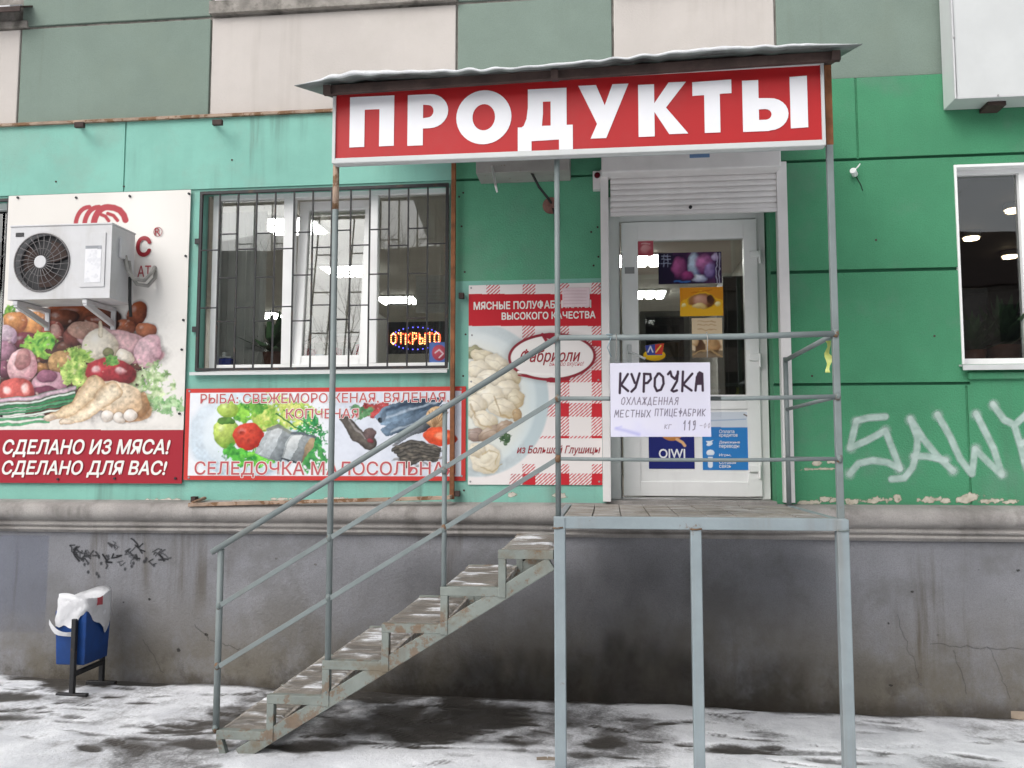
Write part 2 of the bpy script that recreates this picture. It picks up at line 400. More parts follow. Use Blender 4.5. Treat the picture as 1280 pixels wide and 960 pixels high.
def groundmix(name='trodden snow', d0=(.035, .033, .031), d1=(.11, .10, .09), s0=(.23, .23, .235), s1=(.40, .40, .415)):
    m, t, o = newmat(name)
    b = t.nodes.new('ShaderNodeBsdfPrincipled'); t.links.new(b.outputs[0], o.inputs[0])
    a = t.nodes.new('ShaderNodeAttribute'); a.attribute_name = 'snow'
    tc = t.nodes.new('ShaderNodeTexCoord').outputs['Object']
    n = nz(t, tc, 7, 8, .75, 1.0, .85, 1); n2 = nz(t, tc, 55, 5, .75, 1, .8, 1, 4)
    f = mul(t, mul(t, a.outputs['Fac'], mul(t, n, .75), 'ADD'), mul(t, n2, .48), 'ADD')
    f = mul(t, f, .66, 'SUBTRACT')
    dark = mixc(t, nz(t, tc, 5, 5), d0, d1); gr_ = ramp(t, nz(t, tc, 120, 3, .7), .62, .72)
    slush = mixc(t, nz(t, tc, 14, 4), s0, s1)
    snow = mixc(t, ramp(t, nz(t, tc, 2.2, 7, .7), .3, .65), (.60, .61, .645), (.84, .85, .88))
    c1 = mixc(t, ramp(t, f, .10, .44), dark, slush); c2 = mixc(t, ramp(t, f, .30, .64), c1, snow)
    c2 = mixc(t, mul(t, gr_, .55), c2, (.10, .09, .08))
    t.links.new(c2, b.inputs['Base Color'])
    t.links.new(ramp(t, f, .15, .5, .35, .9), b.inputs['Roughness'])
    bp = t.nodes.new('ShaderNodeBump'); bp.inputs['Strength'].default_value = .55; bp.inputs['Distance'].default_value = .03
    t.links.new(f, bp.inputs['Height']); t.links.new(bp.outputs[0], b.inputs['Normal'])
    return m
M = dict(
    mint=pm('mint plaster', c('86bfb0', .90), .85, .07, 2.2, .3, 70, streak=.75, streak_col=(.12, .2, .17), stain=.3, stain_col=(.25, .33, .28), stain_scale=2.5),
    green=pm('green plaster', c('4f9b72', .84), .85, .10, 1.6, .4, 80, streak=.4, streak_col=(.07, .13, .09), stain=.45, stain_col=(.12, .23, .165), stain_scale=1.9, fine=.35),
    shade_lift_green=pm('shade lifted green plaster', c('63ab88', .88), .85, .10, 1.6, .4, 80, streak=.3, streak_col=(.1, .18, .13), stain=.35, stain_col=(.17, .29, .22), stain_scale=1.9, fine=.3),  # mintier green, also lightened to offset the canopy's shade
    groove=pm('green joint', c('2f6a4e', .8), .9, .15, 3, .2),
    mintgroove=pm('mint joint', c('5fae90', .8), .9, .15, 3, .2),
    upgreen=pm('weathered grey green panel', c('88998e', .80), .9, .08, 1.3, .3, 60, streak=.45, streak_col=(.13, .15, .12), stain=.35, stain_col=(.2, .25, .2), stain_scale=1.1, fine=.25),
    upwhite=pm('weathered white panel', c('cdc6c0', .86), .9, .05, 1.3, .3, 60, streak=.25, streak_col=(.3, .27, .23), stain=.25, stain_col=(.45, .42, .38), stain_scale=2.2),
    joint=pm('mortar joint', (.27, .25, .225), .95, .3, 6, .5, 40, stain=.7, stain_col=(.06, .055, .045), stain_scale=6),
    plinth=pm('grey plinth paint', (.228, .23, .248), .85, .14, 1.1, .6, 45, streak=.9, streak_col=(.075, .06, .042), stain=.55, stain_col=(.115, .112, .108), stain_scale=1.9, fine=.4, extra=plinth_extra),
    ledge=pm('worn cement moulding', (.33, .31, .295), .9, .16, 3, .5, 35, streak=.5, stain=.55, stain_col=(.12, .11, .1), stain_scale=2.2, fine=.3),
    pvc=pm('white window plastic', (.85, .85, .84), .35, .03, 4, 0, streak=.15, streak_col=(.45, .43, .4)),
    shutter=pm('white shutter paint', (.74, .72, .71), .45, .05, 4, .03, streak=.4, streak_col=(.33, .31, .29)),
    white=pm('white sheet metal', (.58, .595, .59), .4, .04, 3, .03, streak=.25, streak_col=(.45, .43, .4)),
    acwhite=pm('off white casing', (.56, .56, .57), .45, .04, 5, .02, streak=.4, streak_col=(.35, .33, .3), stain=.25, stain_col=(.4, .37, .33), stain_scale=5),
    black=pm('black painted iron', (.02, .02, .022), .5, .2, 8, .1, rust=.25),
    darkplastic=pm('dark plastic', (.025, .025, .028), .5, .2, 8, 0),
    rail=pm('grey rail paint', c('8a9494', .74), .5, .1, 5, .12, 50, rust=.5, rust_scale=7, rust_thr=.68, streak=.3, streak_col=(.16, .12, .09)),
    porch=pm('grey green porch paint', c('9aa6ab', .78), .5, .08, 5, .12, 50, rust=.75, rust_scale=7, rust_thr=.66, streak=.3, streak_col=(.2, .14, .09)),
    porchrust=pm('rusting porch paint', c('8e958f', .74), .65, .12, 6, .3, 50, rust=.6, rust_scale=9, rust_thr=.535, streak=.4, streak_col=(.16, .10, .05), stain=.75, stain_col=(.15, .11, .065), stain_scale=6),
    rust=pm('rusty steel', (.22, .085, .035), .8, .35, 7, .4, 60, stain=.5, stain_col=(.10, .04, .02), stain_scale=9),
    rustgrey=pm('rusty painted strip', (.33, .24, .18), .8, .3, 5, .4, 40, rust=.9, rust_scale=8, rust_thr=.48),
    deck=pm('worn wooden boards', (.30, .27, .235), .85, .2, 5, .5, 40, stain=.5, stain_col=(.12, .1, .085), stain_scale=6, extra=lambda t, tc, cur: mixc(t, ramp(t, nz(t, tc, 6, 6, .75, .7, 3.2, 1, 8), .5, .66, 0, .85), cur, (.66, .66, .68))),
    snow=pm('snow', (.82, .82, .84), .9, .04, 6, .5, 30),
    roofsheet=pm('galvanised roof sheet', (.20, .225, .215), .55, .2, 4, .1, metal=.2, stain=.8, stain_col=(.035, .03, .028), stain_scale=3),
    darksteel=pm('dark rusty steel', (.055, .035, .03), .8, .3, 8, .3),
    red=pm('red sign film', c('b41d21', .95), .5, .05, 1.5, .05, streak=.35, streak_col=(.26, .03, .03), stain=.2, stain_col=(.34, .05, .05), stain_scale=3),
    letter=pm('white sign film', (.82, .82, .85), .4, .03, 3, 0),
    darkred=pm('dark red print', c('9c2430', .9), .4, .05, 4, 0),
    signred=pm('red print', c('c9403f', .9), .4, .06, 4, 0),
    softred=pm('muted red print', c('bf5a60', .9), .4, .05, 4, 0),
    cream=pm('cream print', (.78, .76, .72), .4, .03, 4, 0),
    pen=pm('felt pen', (.075, .06, .075), .6, .2, 30, 0),
    pale=pm('pale pen', (.2, .2, .25), .6, .3, 30, 0),
    blue=pm('blue bin plastic', (.006, .045, .19), .45, .2, 5, .06, stain=.35, stain_col=(.012, .035, .12), stain_scale=8),
    bag=pm('white plastic bag', (.62, .62, .64), .35, .05, 6, .8, 26, spec=.5, stain=.2, stain_col=(.5, .5, .53), stain_scale=12),
    bagred=pm('red bag print', (.5, .08, .1), .4, .25, 20, .2),
    wire=pm('black cable', (.02, .02, .02), .6, .1, 6, 0),
    hose=pm('grey hose', (.3, .29, .27), .6, .2, 9, .2),
    glass=glassmat('window glass', 1.0, (.86, .88, .87), .035),
    plastic=glassmat('clear plastic sleeve', .8, (.96, .96, .98), .05),
    tape=pm('yellow tape', (.50, .56, .16), .4, .2, 12, .2),
    wood=pm('old timber', (.32, .26, .2), .85, .25, 6, .4, 30),
    printm=printmat('printed vinyl', .42, False, .10, 4),
    paper=printmat('paper', .75, False, .2, 9),
    spray=printmat('spray paint', .7, True, .0, 9),
    tube=emit('lit tube', (1.0, .98, .93), 32.0),
    warm=emit('warm lamp', (1.0, .78, .5), 14.0),
    ledr=emit('red led', (1.0, .08, .03), 4.5),
    ledy=emit('amber led', (1.0, .55, .18), 5.0),
    ledb=emit('blue led', (.12, .12, 1.0), 3.2),
    roomwall=pm('shop wall paint', (.40, .39, .355), .8, .06, 2, 0),
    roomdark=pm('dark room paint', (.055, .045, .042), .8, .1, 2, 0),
    roomceil=pm('ceiling tiles', (.62, .61, .57), .8, .05, 3, 0),
    roomfloor=pm('shop floor tiles', (.22, .2, .18), .5, .15, 3, 0),
    blind=pm('grey blind fabric', (.72, .71, .68), .9, .06, 5, .2, 60),
    leafm=pm('house plant', (.03, .075, .025), .6, .3, 8, .1),
    bark=pm('bare bark', (.055, .045, .04), .9, .2, 8, .2),
    ground=groundmix(),
    weld=pm('painted weld', c('818c8b', .72), .6, .2, 30, .5, 60, rust=.9, rust_scale=14, rust_thr=.47),
    roofsnow=pm('old grey snow', (.70, .71, .73), .9, .12, 9, .6, 40, stain=.4, stain_col=(.42, .43, .45), stain_scale=8),
    stepsnow=groundmix('dirty steps', (.12, .105, .09), (.31, .28, .245), (.24, .225, .205), (.42, .40, .385)),
)
def flat(name, h, k=.9, rough=.5): return pm(name, c(h, k), rough, .06, 6, 0)

# ================================================================== GROUND
YF = -1.42                                              # plane of the front posts of the porch
PL = -.03                                               # face of the plinth
def axis(fine0, fine1, step, far):
    a = list(np.arange(fine0, fine1 + 1e-6, step)); lo, hi, d = a[0], a[-1], step
    L, H = [], []
    while lo > -far: d *= 1.5; lo -= d; L.append(lo)
    d = step
    while hi < far: d *= 1.5; hi += d; H.append(hi)
    return np.array(L[::-1] + a + H)
def gh(x, y):                                           # the pavement climbs a little to the left and to the street
    return .065 * np.clip((.6 - x) / 4.6, -.25, 1.2) + .03 * np.clip(-y / 1.5, 0, 1)
gx, gy = axis(-4.9, 3.3, .018, 500), axis(-2.2, 0.05, .018, 500)
GX, GY = np.meshgrid(gx, gy)
sn = np.full(GX.shape, .66)
def blob(px, py, rx, ry, amt, ang=0, seed=1):
    """Snow trodden away (or heaped) in a patch of ground, sizes in metres."""
    global sn
    p = atz(px, py, .02); dx, dy = GX - p.x, GY - p.y; ca, sa = math.cos(R(ang)), math.sin(R(ang))
    r = np.sqrt(((dx * ca + dy * sa) / rx) ** 2 + ((-dx * sa + dy * ca) / ry) ** 2) + (vnoise(GX * 100, GY * 80, 34, seed, 7) - .5) * 3.0
    sn = sn + amt * .9 * np.clip((1.15 - r) / .7, 0, 1)
blob(70, 860, .95, .20, -.95, 4, 2); blob(30, 885, .55, .14, -.6, 8, 3); blob(20, 915, .35, .08, -.35, 10, 4); blob(110, 935, .25, .05, -.3, 0, 5)
blob(250, 920, .32, .07, -.40, 12, 6); blob(300, 945, .5, .12, -.6, 5, 7); blob(350, 900, .35, .1, -.25, 0, 8)
blob(560, 900, 1.3, .40, -.22, 0, 31); blob(560, 930, 1.3, .22, -.20, 0, 32); blob(250, 955, .8, .12, -.22, 0, 33); blob(30, 940, .5, .15, -.25, 0, 34); blob(520, 900, 1.0, .42, -.34, 0, 9); blob(480, 878, .9, .2, -.35, 0, 10); blob(640, 935, .45, .12, -.42, 0, 11); blob(590, 945, .6, .05, -.3, 0, 12)
blob(780, 905, .9, .2, -.08, 0, 13); blob(905, 940, .18, .06, -.5, 0, 14); blob(860, 905, .4, .05, -.28, 0, 15); blob(575, 885, .08, .05, -.6, 0, 16); blob(655, 890, .05, .03, -.5, 0, 17)
blob(600, 865, 1.7, .10, -.38, 0, 18); blob(1060, 955, .3, .06, -.5, 0, 19); blob(1010, 945, .5, .05, -.35, 5, 20)
blob(1115, 908, .28, .05, -.28, -20, 21); blob(1130, 890, 1.3, .035, -.5, 0, 22); blob(900, 880, .5, .04, -.4, 0, 23); blob(300, 852, .7, .04, -.45, 0, 24)
blob(180, 845, .25, .035, -.4, 0, 25); blob(1090, 915, .15, .03, -.3, 0, 26); blob(380, 948, .5, .06, -.35, 0, 27); blob(1180, 935, .5, .2, .15, 0, 28); blob(170, 885, .5, .15, .14, 0, 29)
rs = np.random.RandomState(3)
for k in range(90):                                      # scuffs and shoe marks
    x, y, a = rs.uniform(-4.6, 2.8), rs.uniform(-1.75, -.15), R(rs.uniform(-25, 25)); l, wd = rs.uniform(.05, .16), rs.uniform(.015, .04)
    dx, dy = GX - x, GY - y; r = np.sqrt(((dx * math.cos(a) + dy * math.sin(a)) / l) ** 2 + ((dy * math.cos(a) - dx * math.sin(a)) / wd) ** 2)
    sn -= rs.uniform(.12, .4) * np.clip((1.2 - r) / .4, 0, 1)
for k in range(34):                                      # shoe prints: sole and heel
    x, y, a = rs.uniform(-4.4, 2.8), rs.uniform(-1.7, -.2), R(rs.choice([0, 180]) + rs.uniform(-35, 35))
    for off, l, wd in ((0, .085, .042), (-.145, .04, .034)):
        dx, dy = GX - x - off * math.cos(a), GY - y - off * math.sin(a); u_, v_ = dx * math.cos(a) + dy * math.sin(a), dy * math.cos(a) - dx * math.sin(a)
        sn -= .34 * np.clip((1.15 - np.sqrt((u_ / l) ** 2 + (v_ / wd) ** 2)) / .3, 0, 1) * (.6 + .4 * np.sin(u_ * 190))
sn += (vnoise(GX * 100, GY * 85, 46, 40, 7) - .5) * .85
sn -= .45 * np.clip(1 - (-.03 - GY) / (.05 + .10 * vnoise(GX * 100, GY * 0, 24, 51, 5)), 0, 1) * (GY > -.4)
near = (np.abs(GX) < 6) & (GY > -4)
GZ = np.where(near, .018 * np.clip(sn, 0, .8) + .02 * (vnoise(GX * 100, GY * 100, 35, 8, 4) - .5) + .012, .012)
GZ = GZ + gh(GX, GY)
n1, n2 = len(gx), len(gy)
idx = np.arange(n1 * n2).reshape(n2, n1)
q = np.stack([idx[:-1, :-1].ravel(), idx[:-1, 1:].ravel(), idx[1:, 1:].ravel(), idx[1:, :-1].ravel()], 1)
me = bpy.data.meshes.new('ground'); me.from_pydata(np.stack([GX.ravel(), GY.ravel(), GZ.ravel()], 1).tolist(), [], q.tolist()); me.update()
me.polygons.foreach_set('use_smooth', [True] * len(me.polygons))
a_ = me.attributes.new('snow', 'FLOAT', 'POINT'); a_.data.foreach_set('value', sn.astype(np.float32).ravel())
struct(link('ground', me, M['ground']))
# edge of the concrete slab that shows at the lower border
k = MB(); p0, p1 = atz(318, 957, .04), atz(700, 953, .04)
kp = [Vector((p0.x + (p1.x - p0.x) * i / 24, p0.y + (p1.y - p0.y) * i / 24 + .006 * math.sin(i * 1.7), .035 + .004 * math.sin(i * 2.3))) for i in range(25)]
for i in range(24): k.bar(kp[i], kp[i + 1], .05, .05)
struct(k.build('kerb', M['wood']))

# ================================================================== THE BUILDING
bld = thing('apartment_building', 'apartment block with mint and green painted ground floor over a grey plinth', 'building')
def relief(name, x0, x1, z0, z1, Y, feats, matfn, mats, reveal=.14, parent=bld, label=None):
    xs = sorted({x0, x1, *[min(max(f[i], x0), x1) for f in feats for i in (0, 1)]})
    zs = sorted({z0, z1, *[min(max(f[i], z0), z1) for f in feats for i in (2, 3)]})
    nx, nz_ = len(xs) - 1, len(zs) - 1
    dep = [[0.0] * nz_ for _ in range(nx)]
    for i in range(nx):
        for j in range(nz_):
            xc, zc = (xs[i] + xs[i + 1]) / 2, (zs[j] + zs[j + 1]) / 2
            for f in feats:
                if f[0] < xc < f[1] and f[2] < zc < f[3]: dep[i][j] = f[4]
    k = MB(); val = lambda d: reveal if d is None else d
    for i in range(nx):
        for j in range(nz_):
            d = dep[i][j]; xc, zc = (xs[i] + xs[i + 1]) / 2, (zs[j] + zs[j + 1]) / 2
            if d is not None:
                y = Y + d; k.face([(xs[i], y, zs[j]), (xs[i + 1], y, zs[j]), (xs[i + 1], y, zs[j + 1]), (xs[i], y, zs[j + 1])], matfn(xc, zc, d))
            for di, dj in ((1, 0), (0, 1)):
                i2, j2 = i + di, j + dj
                if i2 < nx and j2 < nz_ and val(dep[i2][j2]) != val(d):
                    a, b = sorted((val(d), val(dep[i2][j2])))
                    mm = matfn(xc, zc, 0)
                    if di: k.face([(xs[i2], Y + a, zs[j]), (xs[i2], Y + b, zs[j]), (xs[i2], Y + b, zs[j + 1]), (xs[i2], Y + a, zs[j + 1])], mm)
                    else: k.face([(xs[i], Y + a, zs[j2]), (xs[i + 1], Y + a, zs[j2]), (xs[i + 1], Y + b, zs[j2]), (xs[i], Y + b, zs[j2])], mm)
    return k.build(name, mats, parent, label=label)
ZB = 1.30                                               # bottom of the painted wall, hidden by the moulding
ZT = at(200, 150, 0).z                                  # top of the mint wall
ZTR = at(1120, 95, 0).z
XP = at(566, 400, 0).x                                  # where the paint changes beside the rusty bar
YD = .22
XD0, XD1 = at(757, 450, 0).x, at(959, 440, YD).x         # door opening
ZD1 = at(860, 232, 0).z; ZD0 = 1.385
wx0, wx1, wz0, wz1 = at(247, 350, 0).x, at(561, 340, 0).x, at(400, 463, 0).z, at(400, 234, 0).z
rx0, rz0, rz1 = at(1197, 330, 0).x, at(1240, 455, 0).z, at(1240, 205, 0).z
rx1 = rx0 + 1.25
lx1 = at(7, 400, 0).x; lx0 = lx1 - 1.5
XL, XR = -9.0, 8.0
def hgroove(px0, px1, py0, py1, h=.02, d=.018):
    a, b = at(px0, py0, 0), at(px1, py1, 0); z = (a.z + b.z) / 2
    return (a.x, b.x, z - h / 2, z + h / 2, d)
zg = at(660, 222, 0).z
# left: mint
zl = at(200, 238, 0).z
featsL = [(XL, XP, ZB, zl, .012), (lx0, lx1, wz0 - .02, wz1, None), (wx0, wx1, wz0, wz1, None), (at(155, 200, 0).x, at(157, 200, 0).x, zl, ZT, .01)]
relief('wall', XL, XP, ZB, ZT, 0, featsL, lambda x, z, d: 0, [M['mint']], label='mint painted wall')
zmid = at(640, 357, 0).z
xv1, xv2 = at(1071, 150, 0).x, at(1211, 560, 0).x
featsR = [(XP, XD0, zg - .01, zg + .01, .02), (XD1, XR, at(1100, 198, 0).z - .011, at(1100, 198, 0).z + .011, .02),
          (XD1, rx0, at(1090, 338, 0).z - .012, at(1090, 338, 0).z + .012, .02), (XD1, rx0 + .05, at(1090, 480, 0).z - .010, at(1090, 480, 0).z + .010, .018),
          (xv1 - .008, xv1 + .008, at(1070, 198, 0).z, ZTR, .012), (xv2 - .008, xv2 + .008, ZB, at(1211, 482, 0).z, .012),
          (XD0, XD1, ZB, ZD1, None), (rx0, rx1, rz0, rz1, None), (rx0 + .02, rx1 + .3, rz0 - .115, rz0 - .055, .0)]
relief('wall', XP, XR, ZB, ZTR, 0.0, featsR, lambda x, z, d: (1 if d in (.02, .018) else 2 if (x < XD0 and z < zmid) else 3 if x < XD0 else 0), [M['green'], M['groove'], M['mint'], M['shade_lift_green']], reveal=.30, label='green painted wall')
for (px, py) in ((579, 241), (574, 246), (577, 283), (581, 340), (747, 284), (739, 290), (748, 321), (742, 332), (582, 418), (579, 470), (290, 200), (70, 227), (155, 233), (10, 360), (235, 358), (1290, 470), (1095, 300), (1168, 420), (1015, 470), (640, 616), (580, 613)):
    p_ = at(px, py, 0); k = MB(); k.cyl((p_.x, -.003, p_.z), (p_.x, .003, p_.z), .0075, 8); k.build('screw_head', M['darksteel'], bld)
# upper prefabricated panels
YU = .035
ZTOP = 8.5
xs_ = [at(24, 90, YU).x, at(263, 80, YU).x, at(571, 40, YU).x, at(766, 40, YU).x, at(969, 30, YU).x]
zj = at(150, 28, YU).z
k = MB(); k.box(XL, XR, YU + .02, YU + .25, ZT - .1, ZTOP); k.build('backing_wall', M['joint'], bld)
edges = [XL] + xs_ + [XR]
for i in range(6):
    m = M['upwhite'] if i % 2 == 0 else M['upgreen']
    a, b = edges[i] + .008, edges[i + 1] - .008
    zb = (ZT if edges[i + 1] < XP + .3 else ZTR) + .012
    box('wall_panel', m, (a, b, YU, YU + .1, zb, zj - .012), bld, .006, label='white wall panel' if i % 2 == 0 else 'grey green wall panel')
    if i % 2: box('wall_panel', m, (a, b, YU, YU + .1, zj + .012, ZTOP), bld, .006, label='grey green wall panel')
# upper window sills over the white panels
def upper_window(x0, x1, Y0):
    s = MB(); s.prism_x([(YU + .1, zj + .02), (-.02, zj + .0), (-.02, zj + .10), (YU + .1, zj + .12)], x0, x1)
    o = s.build('window', M['joint'], bld, .004)
    box('frame', M['pvc'], (x0 + .02, x1 - .02, YU - .005, YU + .016, zj + .13, zj + 1.6), o, .004)
    box('pane', M['glass'], (x0 + .1, x1 - .1, YU - .012, YU - .007, zj + .2, zj + 1.5), o, 0)
upper_window(xs_[1] + .0, xs_[2] - .0, 0)
upper_window(xs_[3], xs_[4], 0)
# flashing of the window above the left corner
cz = at(10, 12, -.1)
s = MB(); xa = at(31, 20, -.05).x
s.prism_x([(YU, cz.z + .10), (-.11, cz.z + .02), (-.11, cz.z - .02), (-.10, cz.z - .02), (-.10, cz.z + .01), (YU, cz.z + .085)], XL, xa)
o = s.build('window_sill', M['darksteel'], bld, 0)
s = MB(); s.prism_x([(YU, cz.z + .115), (-.105, cz.z + .035), (-.10, cz.z + .022), (YU, cz.z + .102)], XL, xa - .09); s.build('snow', M['snow'], o)
s = MB(); s.box(XL, xa - .03, YU - .02, YU + .1, at(10, 32, YU).z - .03, at(10, 32, YU).z + .03); s.build('cornice', M['joint'], bld, .01)
# rusty flashing along the top of the mint wall
s = MB(); xa, xb = XL, at(420, 142, 0).x
s.prism_x([(YU, ZT + .045), (-.03, ZT + .012), (-.03, ZT - .006), (YU, ZT - .0)], xa, xb); s.build('flashing', M['rustgrey'], bld, .002)
# moulding and plinth
ZM1, ZM0 = at(640, 627, 0).z, at(640, 671, -.06).z
h = ZM1 - ZM0
prof = [(.05, ZM1 + .004), (-.035, ZM1 - .012)]
for a in range(-60, 81, 14): prof.append((-.065 - .075 * math.cos(R(a)), ZM1 - .085 - .068 * math.sin(R(a))))
prof += [(-.075, ZM1 - .158), (-.088, ZM1 - .166), (-.088, ZM1 - .186), (-.066, ZM1 - .19), (-.066, ZM1 - .202), (-.078, ZM1 - .206), (-.078, ZM1 - .222), (-.052, ZM1 - .226), (-.052, ZM0), (.05, ZM0)]
segs = [XL + i * .12 for i in range(int((XR - XL) / .12) + 2)]
s = MB(); n = len(prof)
vs = []
for i, x in enumerate(segs):
    for j, (y, z) in enumerate(prof):
        r = mnoise.noise(Vector((x * 3, y * 9, z * 9))) * .004 + mnoise.noise(Vector((x * .8, j * .3, 2))) * .004
        vs.append((x, y + r, z + r * .6))
s.shared(vs, [(i * n + j, i * n + j + 1, (i + 1) * n + j + 1, (i + 1) * n + j) for i in range(len(segs) - 1) for j in range(n - 1)], 0, True)
s.build('ledge', M['ledge'], bld)
box('plinth', M['plinth'], (XL, XR, PL, .3, -.3, ZM0 + .02), bld, 0)
# slightly newer patch of grey paint at the far end of the plinth
box('building_side', M['upgreen'], (XL, XR, .3, .34, ZT + .4, ZTOP), bld, 0)
box('roof', M['joint'], (XL - .1, XR + .1, -.1, 11, ZTOP, ZTOP + .3), bld, .01)
for x in (XL, XR - .2): box('end_wall', M['upgreen'], (x, x + .2, .35, 11, -.3, ZTOP), bld, 0)
box('rear_wall', M['upgreen'], (XL, XR, 10.8, 11, -.3, ZTOP), bld, 0)

# chips where the paint has come off, old scribbles and spray paint
def chip(x, y, rx, ry, Y, a, c0, c1):
    s = Sheet(rect(x - rx * 1.8, y - ry * 1.9, x + rx * 1.8, y + ry * 1.9, Y), Y, .004, 'c9bfa8'); s.A[:] = 0
    d = np.sqrt(((s.PX - x) / rx) ** 2 + ((s.PY - y - (s.PX - x) * math.sin(R(a))) / ry) ** 2) + (vnoise(s.PX, s.PY, max(3.5, ry * 1.6), int(x), 4) - .5) * 2.0
    n = vnoise(s.PX, s.PY, 4, int(x) + 1)[..., None]
    s.put(np.clip((1 - d) / .25 + .5, 0, 1), np.array(lin(c0)) * n + np.array(lin(c1)) * (1 - n)); s.A[s.A < .1] = 0
    if s.A.max() > .1: s.build('chipped_paint', M['spray'], bld, cull=True)
for (x, y, rx, ry) in ((1012, 628, 16, 2.2), (1030, 624, 10, 3.2), (1042, 625, 6, 2.5), (1064, 627, 8, 3), (1097, 625, 17, 3), (1122, 624, 4, 5), (1161, 625, 13, 3), (1183, 626, 6, 2.5), (1212, 624, 15, 5), (1238, 626, 12, 2.6), (1262, 627, 9, 2.4), (1020, 579, 8, 4.5), (1028, 586, 24, 1.3), (1041, 577, 6, 1.8)):
    chip(x, y, rx, ry, -.003, -2, 'd2ccbe', '98907e')
for (x, y, rx, ry) in ((5, 627, 9, 2), (205, 626, 24, 2.5), (60, 626, 14, 1.2), (130, 627, 9, 1.2), (300, 626, 20, 1.2), (350, 624, 10, 1.5), (420, 623, 16, 1.5), (540, 622, 9, 1.6), (640, 618, 5, 3), (700, 620, 7, 3)):
    chip(x, y, rx, ry, .0085 if x < 566 else -.0035, -1, 'd8d2c8', 'a39c90')
g = lambda pts: [(1000 + x / 3.84, 470 + y / 3.84) for x, y in pts]
s = Sheet((at(1040, 550, 0).x, at(1330, 550, 0).x, at(1160, 612, 0).z, at(1160, 488, 0).z), -.004, .005, 'b9d2c8')
gl = [[(410, 195), (330, 200), (270, 215), (255, 280), (240, 345), (320, 310), (410, 262), (440, 340), (480, 445)], [(475, 440), (420, 415), (350, 405), (280, 420), (240, 470)],
      [(440, 495), (500, 490), (540, 440), (560, 360), (565, 300), (530, 205), (590, 300), (660, 385), (735, 455)], [(545, 385), (610, 385), (700, 405)],
      [(660, 185), (720, 290), (770, 400), (825, 470), (840, 350), (900, 410), (970, 475), (930, 350), (845, 180)],
      [(925, 135), (980, 210), (1030, 235), (1080, 190), (1130, 130)], [(1030, 240), (1060, 340), (1085, 440), (1120, 520)], [(1060, 325), (1120, 300), (1200, 290)]]
for i, st in enumerate(gl):
    d, pr = s.dist(g(st)); nn = vnoise(s.PX, s.PY, 9, 60 + i)
    s.put(np.clip((4.4 - d) / 2.6 + .5, 0, 1) * (.42 + .40 * nn), 'ccdcd8')
for (x, y) in ((270, 220), (245, 345), (410, 262), (478, 445), (238, 470), (530, 210), (550, 388), (735, 455), (660, 190), (845, 350), (970, 470), (845, 185), (930, 140), (1070, 325), (700, 405)):
    px, py = g([(x, y)])[0]; s.ell(px, py, 5.6, 5.6, 0, 'dfe9e6', 'd0dedb', soft=1.3, op=.55)
s.build('graffiti', M['spray'], bld, cull=True, label='white sprayed graffiti letters')
s = Sheet((at(330, 800, PL).x, at(1120, 800, PL).x, .0, at(700, 700, PL).z + .15), PL - .0015, .012, '2a2722'); s.A[:] = 0
nn = vnoise(s.GX * 100, s.GZ * 100, 60, 8, 5); n2_ = vnoise(s.GX * 100, s.GZ * 60, 14, 18, 4)
edge = 785 - 70 * (nn - .5) - 30 * (n2_ - .5)
fade = np.clip((s.PX - 340) / 220, 0, 1) * np.clip((1115 - s.PX) / 260, 0, 1)
s.put(np.clip((s.PY - edge) / 70, 0, 1) * fade * (.35 + .55 * n2_), '332e27')
s.put(np.clip((s.PY - 680) / 40, 0, 1) * fade * .36 * (n2_ * .6 + nn * .6), '2a2a2e'); s.A[s.A < .035] = 0
s.build('damp_and_shade', M['spray'], bld, cull=True)  # damp wave plus the porch's shade, both painted onto the plinth
s = Sheet((at(85, 690, PL).x, at(215, 690, PL).x, at(150, 725, PL).z, at(150, 672, PL).z), PL - .003, .005, '14151a')
rs = np.random.RandomState(5)
for k in range(34):
    x, y = 92 + rs.rand() * 110, 684 + rs.rand() * 12 + (8 if rs.rand() > .8 else 0)
    pts = [(x, y)]
    for j in range(4): x, y = x + rs.uniform(-7, 7), y + rs.uniform(-6, 6); pts.append((x, y))
    s.line(pts, rs.uniform(.8, 2.6), '15161b', .9, rs.uniform(.45, .9))
for k in range(16): s.ell(100 + rs.rand() * 110, 695 + rs.rand() * 26, 1.6, 2.2, 0, '20222a', '2a2c33', soft=.7, op=.6)
s.build('graffiti', M['spray'], bld, cull=True, label='black scribble on plinth')
rs = np.random.RandomState(21)
def crack(x0, y0, x1, y1, n, wd, jit, Y=PL - .0028, par=bld):
    pts = [(x0 + (x1 - x0) * i / n + rs.uniform(-jit, jit), y0 + (y1 - y0) * i / n + rs.uniform(-jit, jit)) for i in range(n + 1)]
    xs_c, ys_c = [q_[0] for q_ in pts], [q_[1] for q_ in pts]
    s = Sheet(rect(min(xs_c) - 3, min(ys_c) - 3, max(xs_c) + 3, max(ys_c) + 3, Y), Y, .0032, '1c1a18'); s.A[:] = 0
    s.line(pts, wd * .8, '24221f', .8, .5); s.A[s.A < .08] = 0
    if s.A.max() > .1: s.build('crack', M['spray'], par, cull=True)
for c_ in ((1165, 806, 1285, 812, 16, .9, 2.2), (1190, 812, 1210, 868, 10, .8, 2.5), (1235, 808, 1262, 872, 10, .8, 2.5), (1120, 770, 1150, 850, 12, .7, 2.5), (243, 780, 262, 800, 6, .9, 2), (262, 800, 300, 812, 8, .9, 2), (180, 800, 205, 842, 9, .7, 2)): crack(*c_)
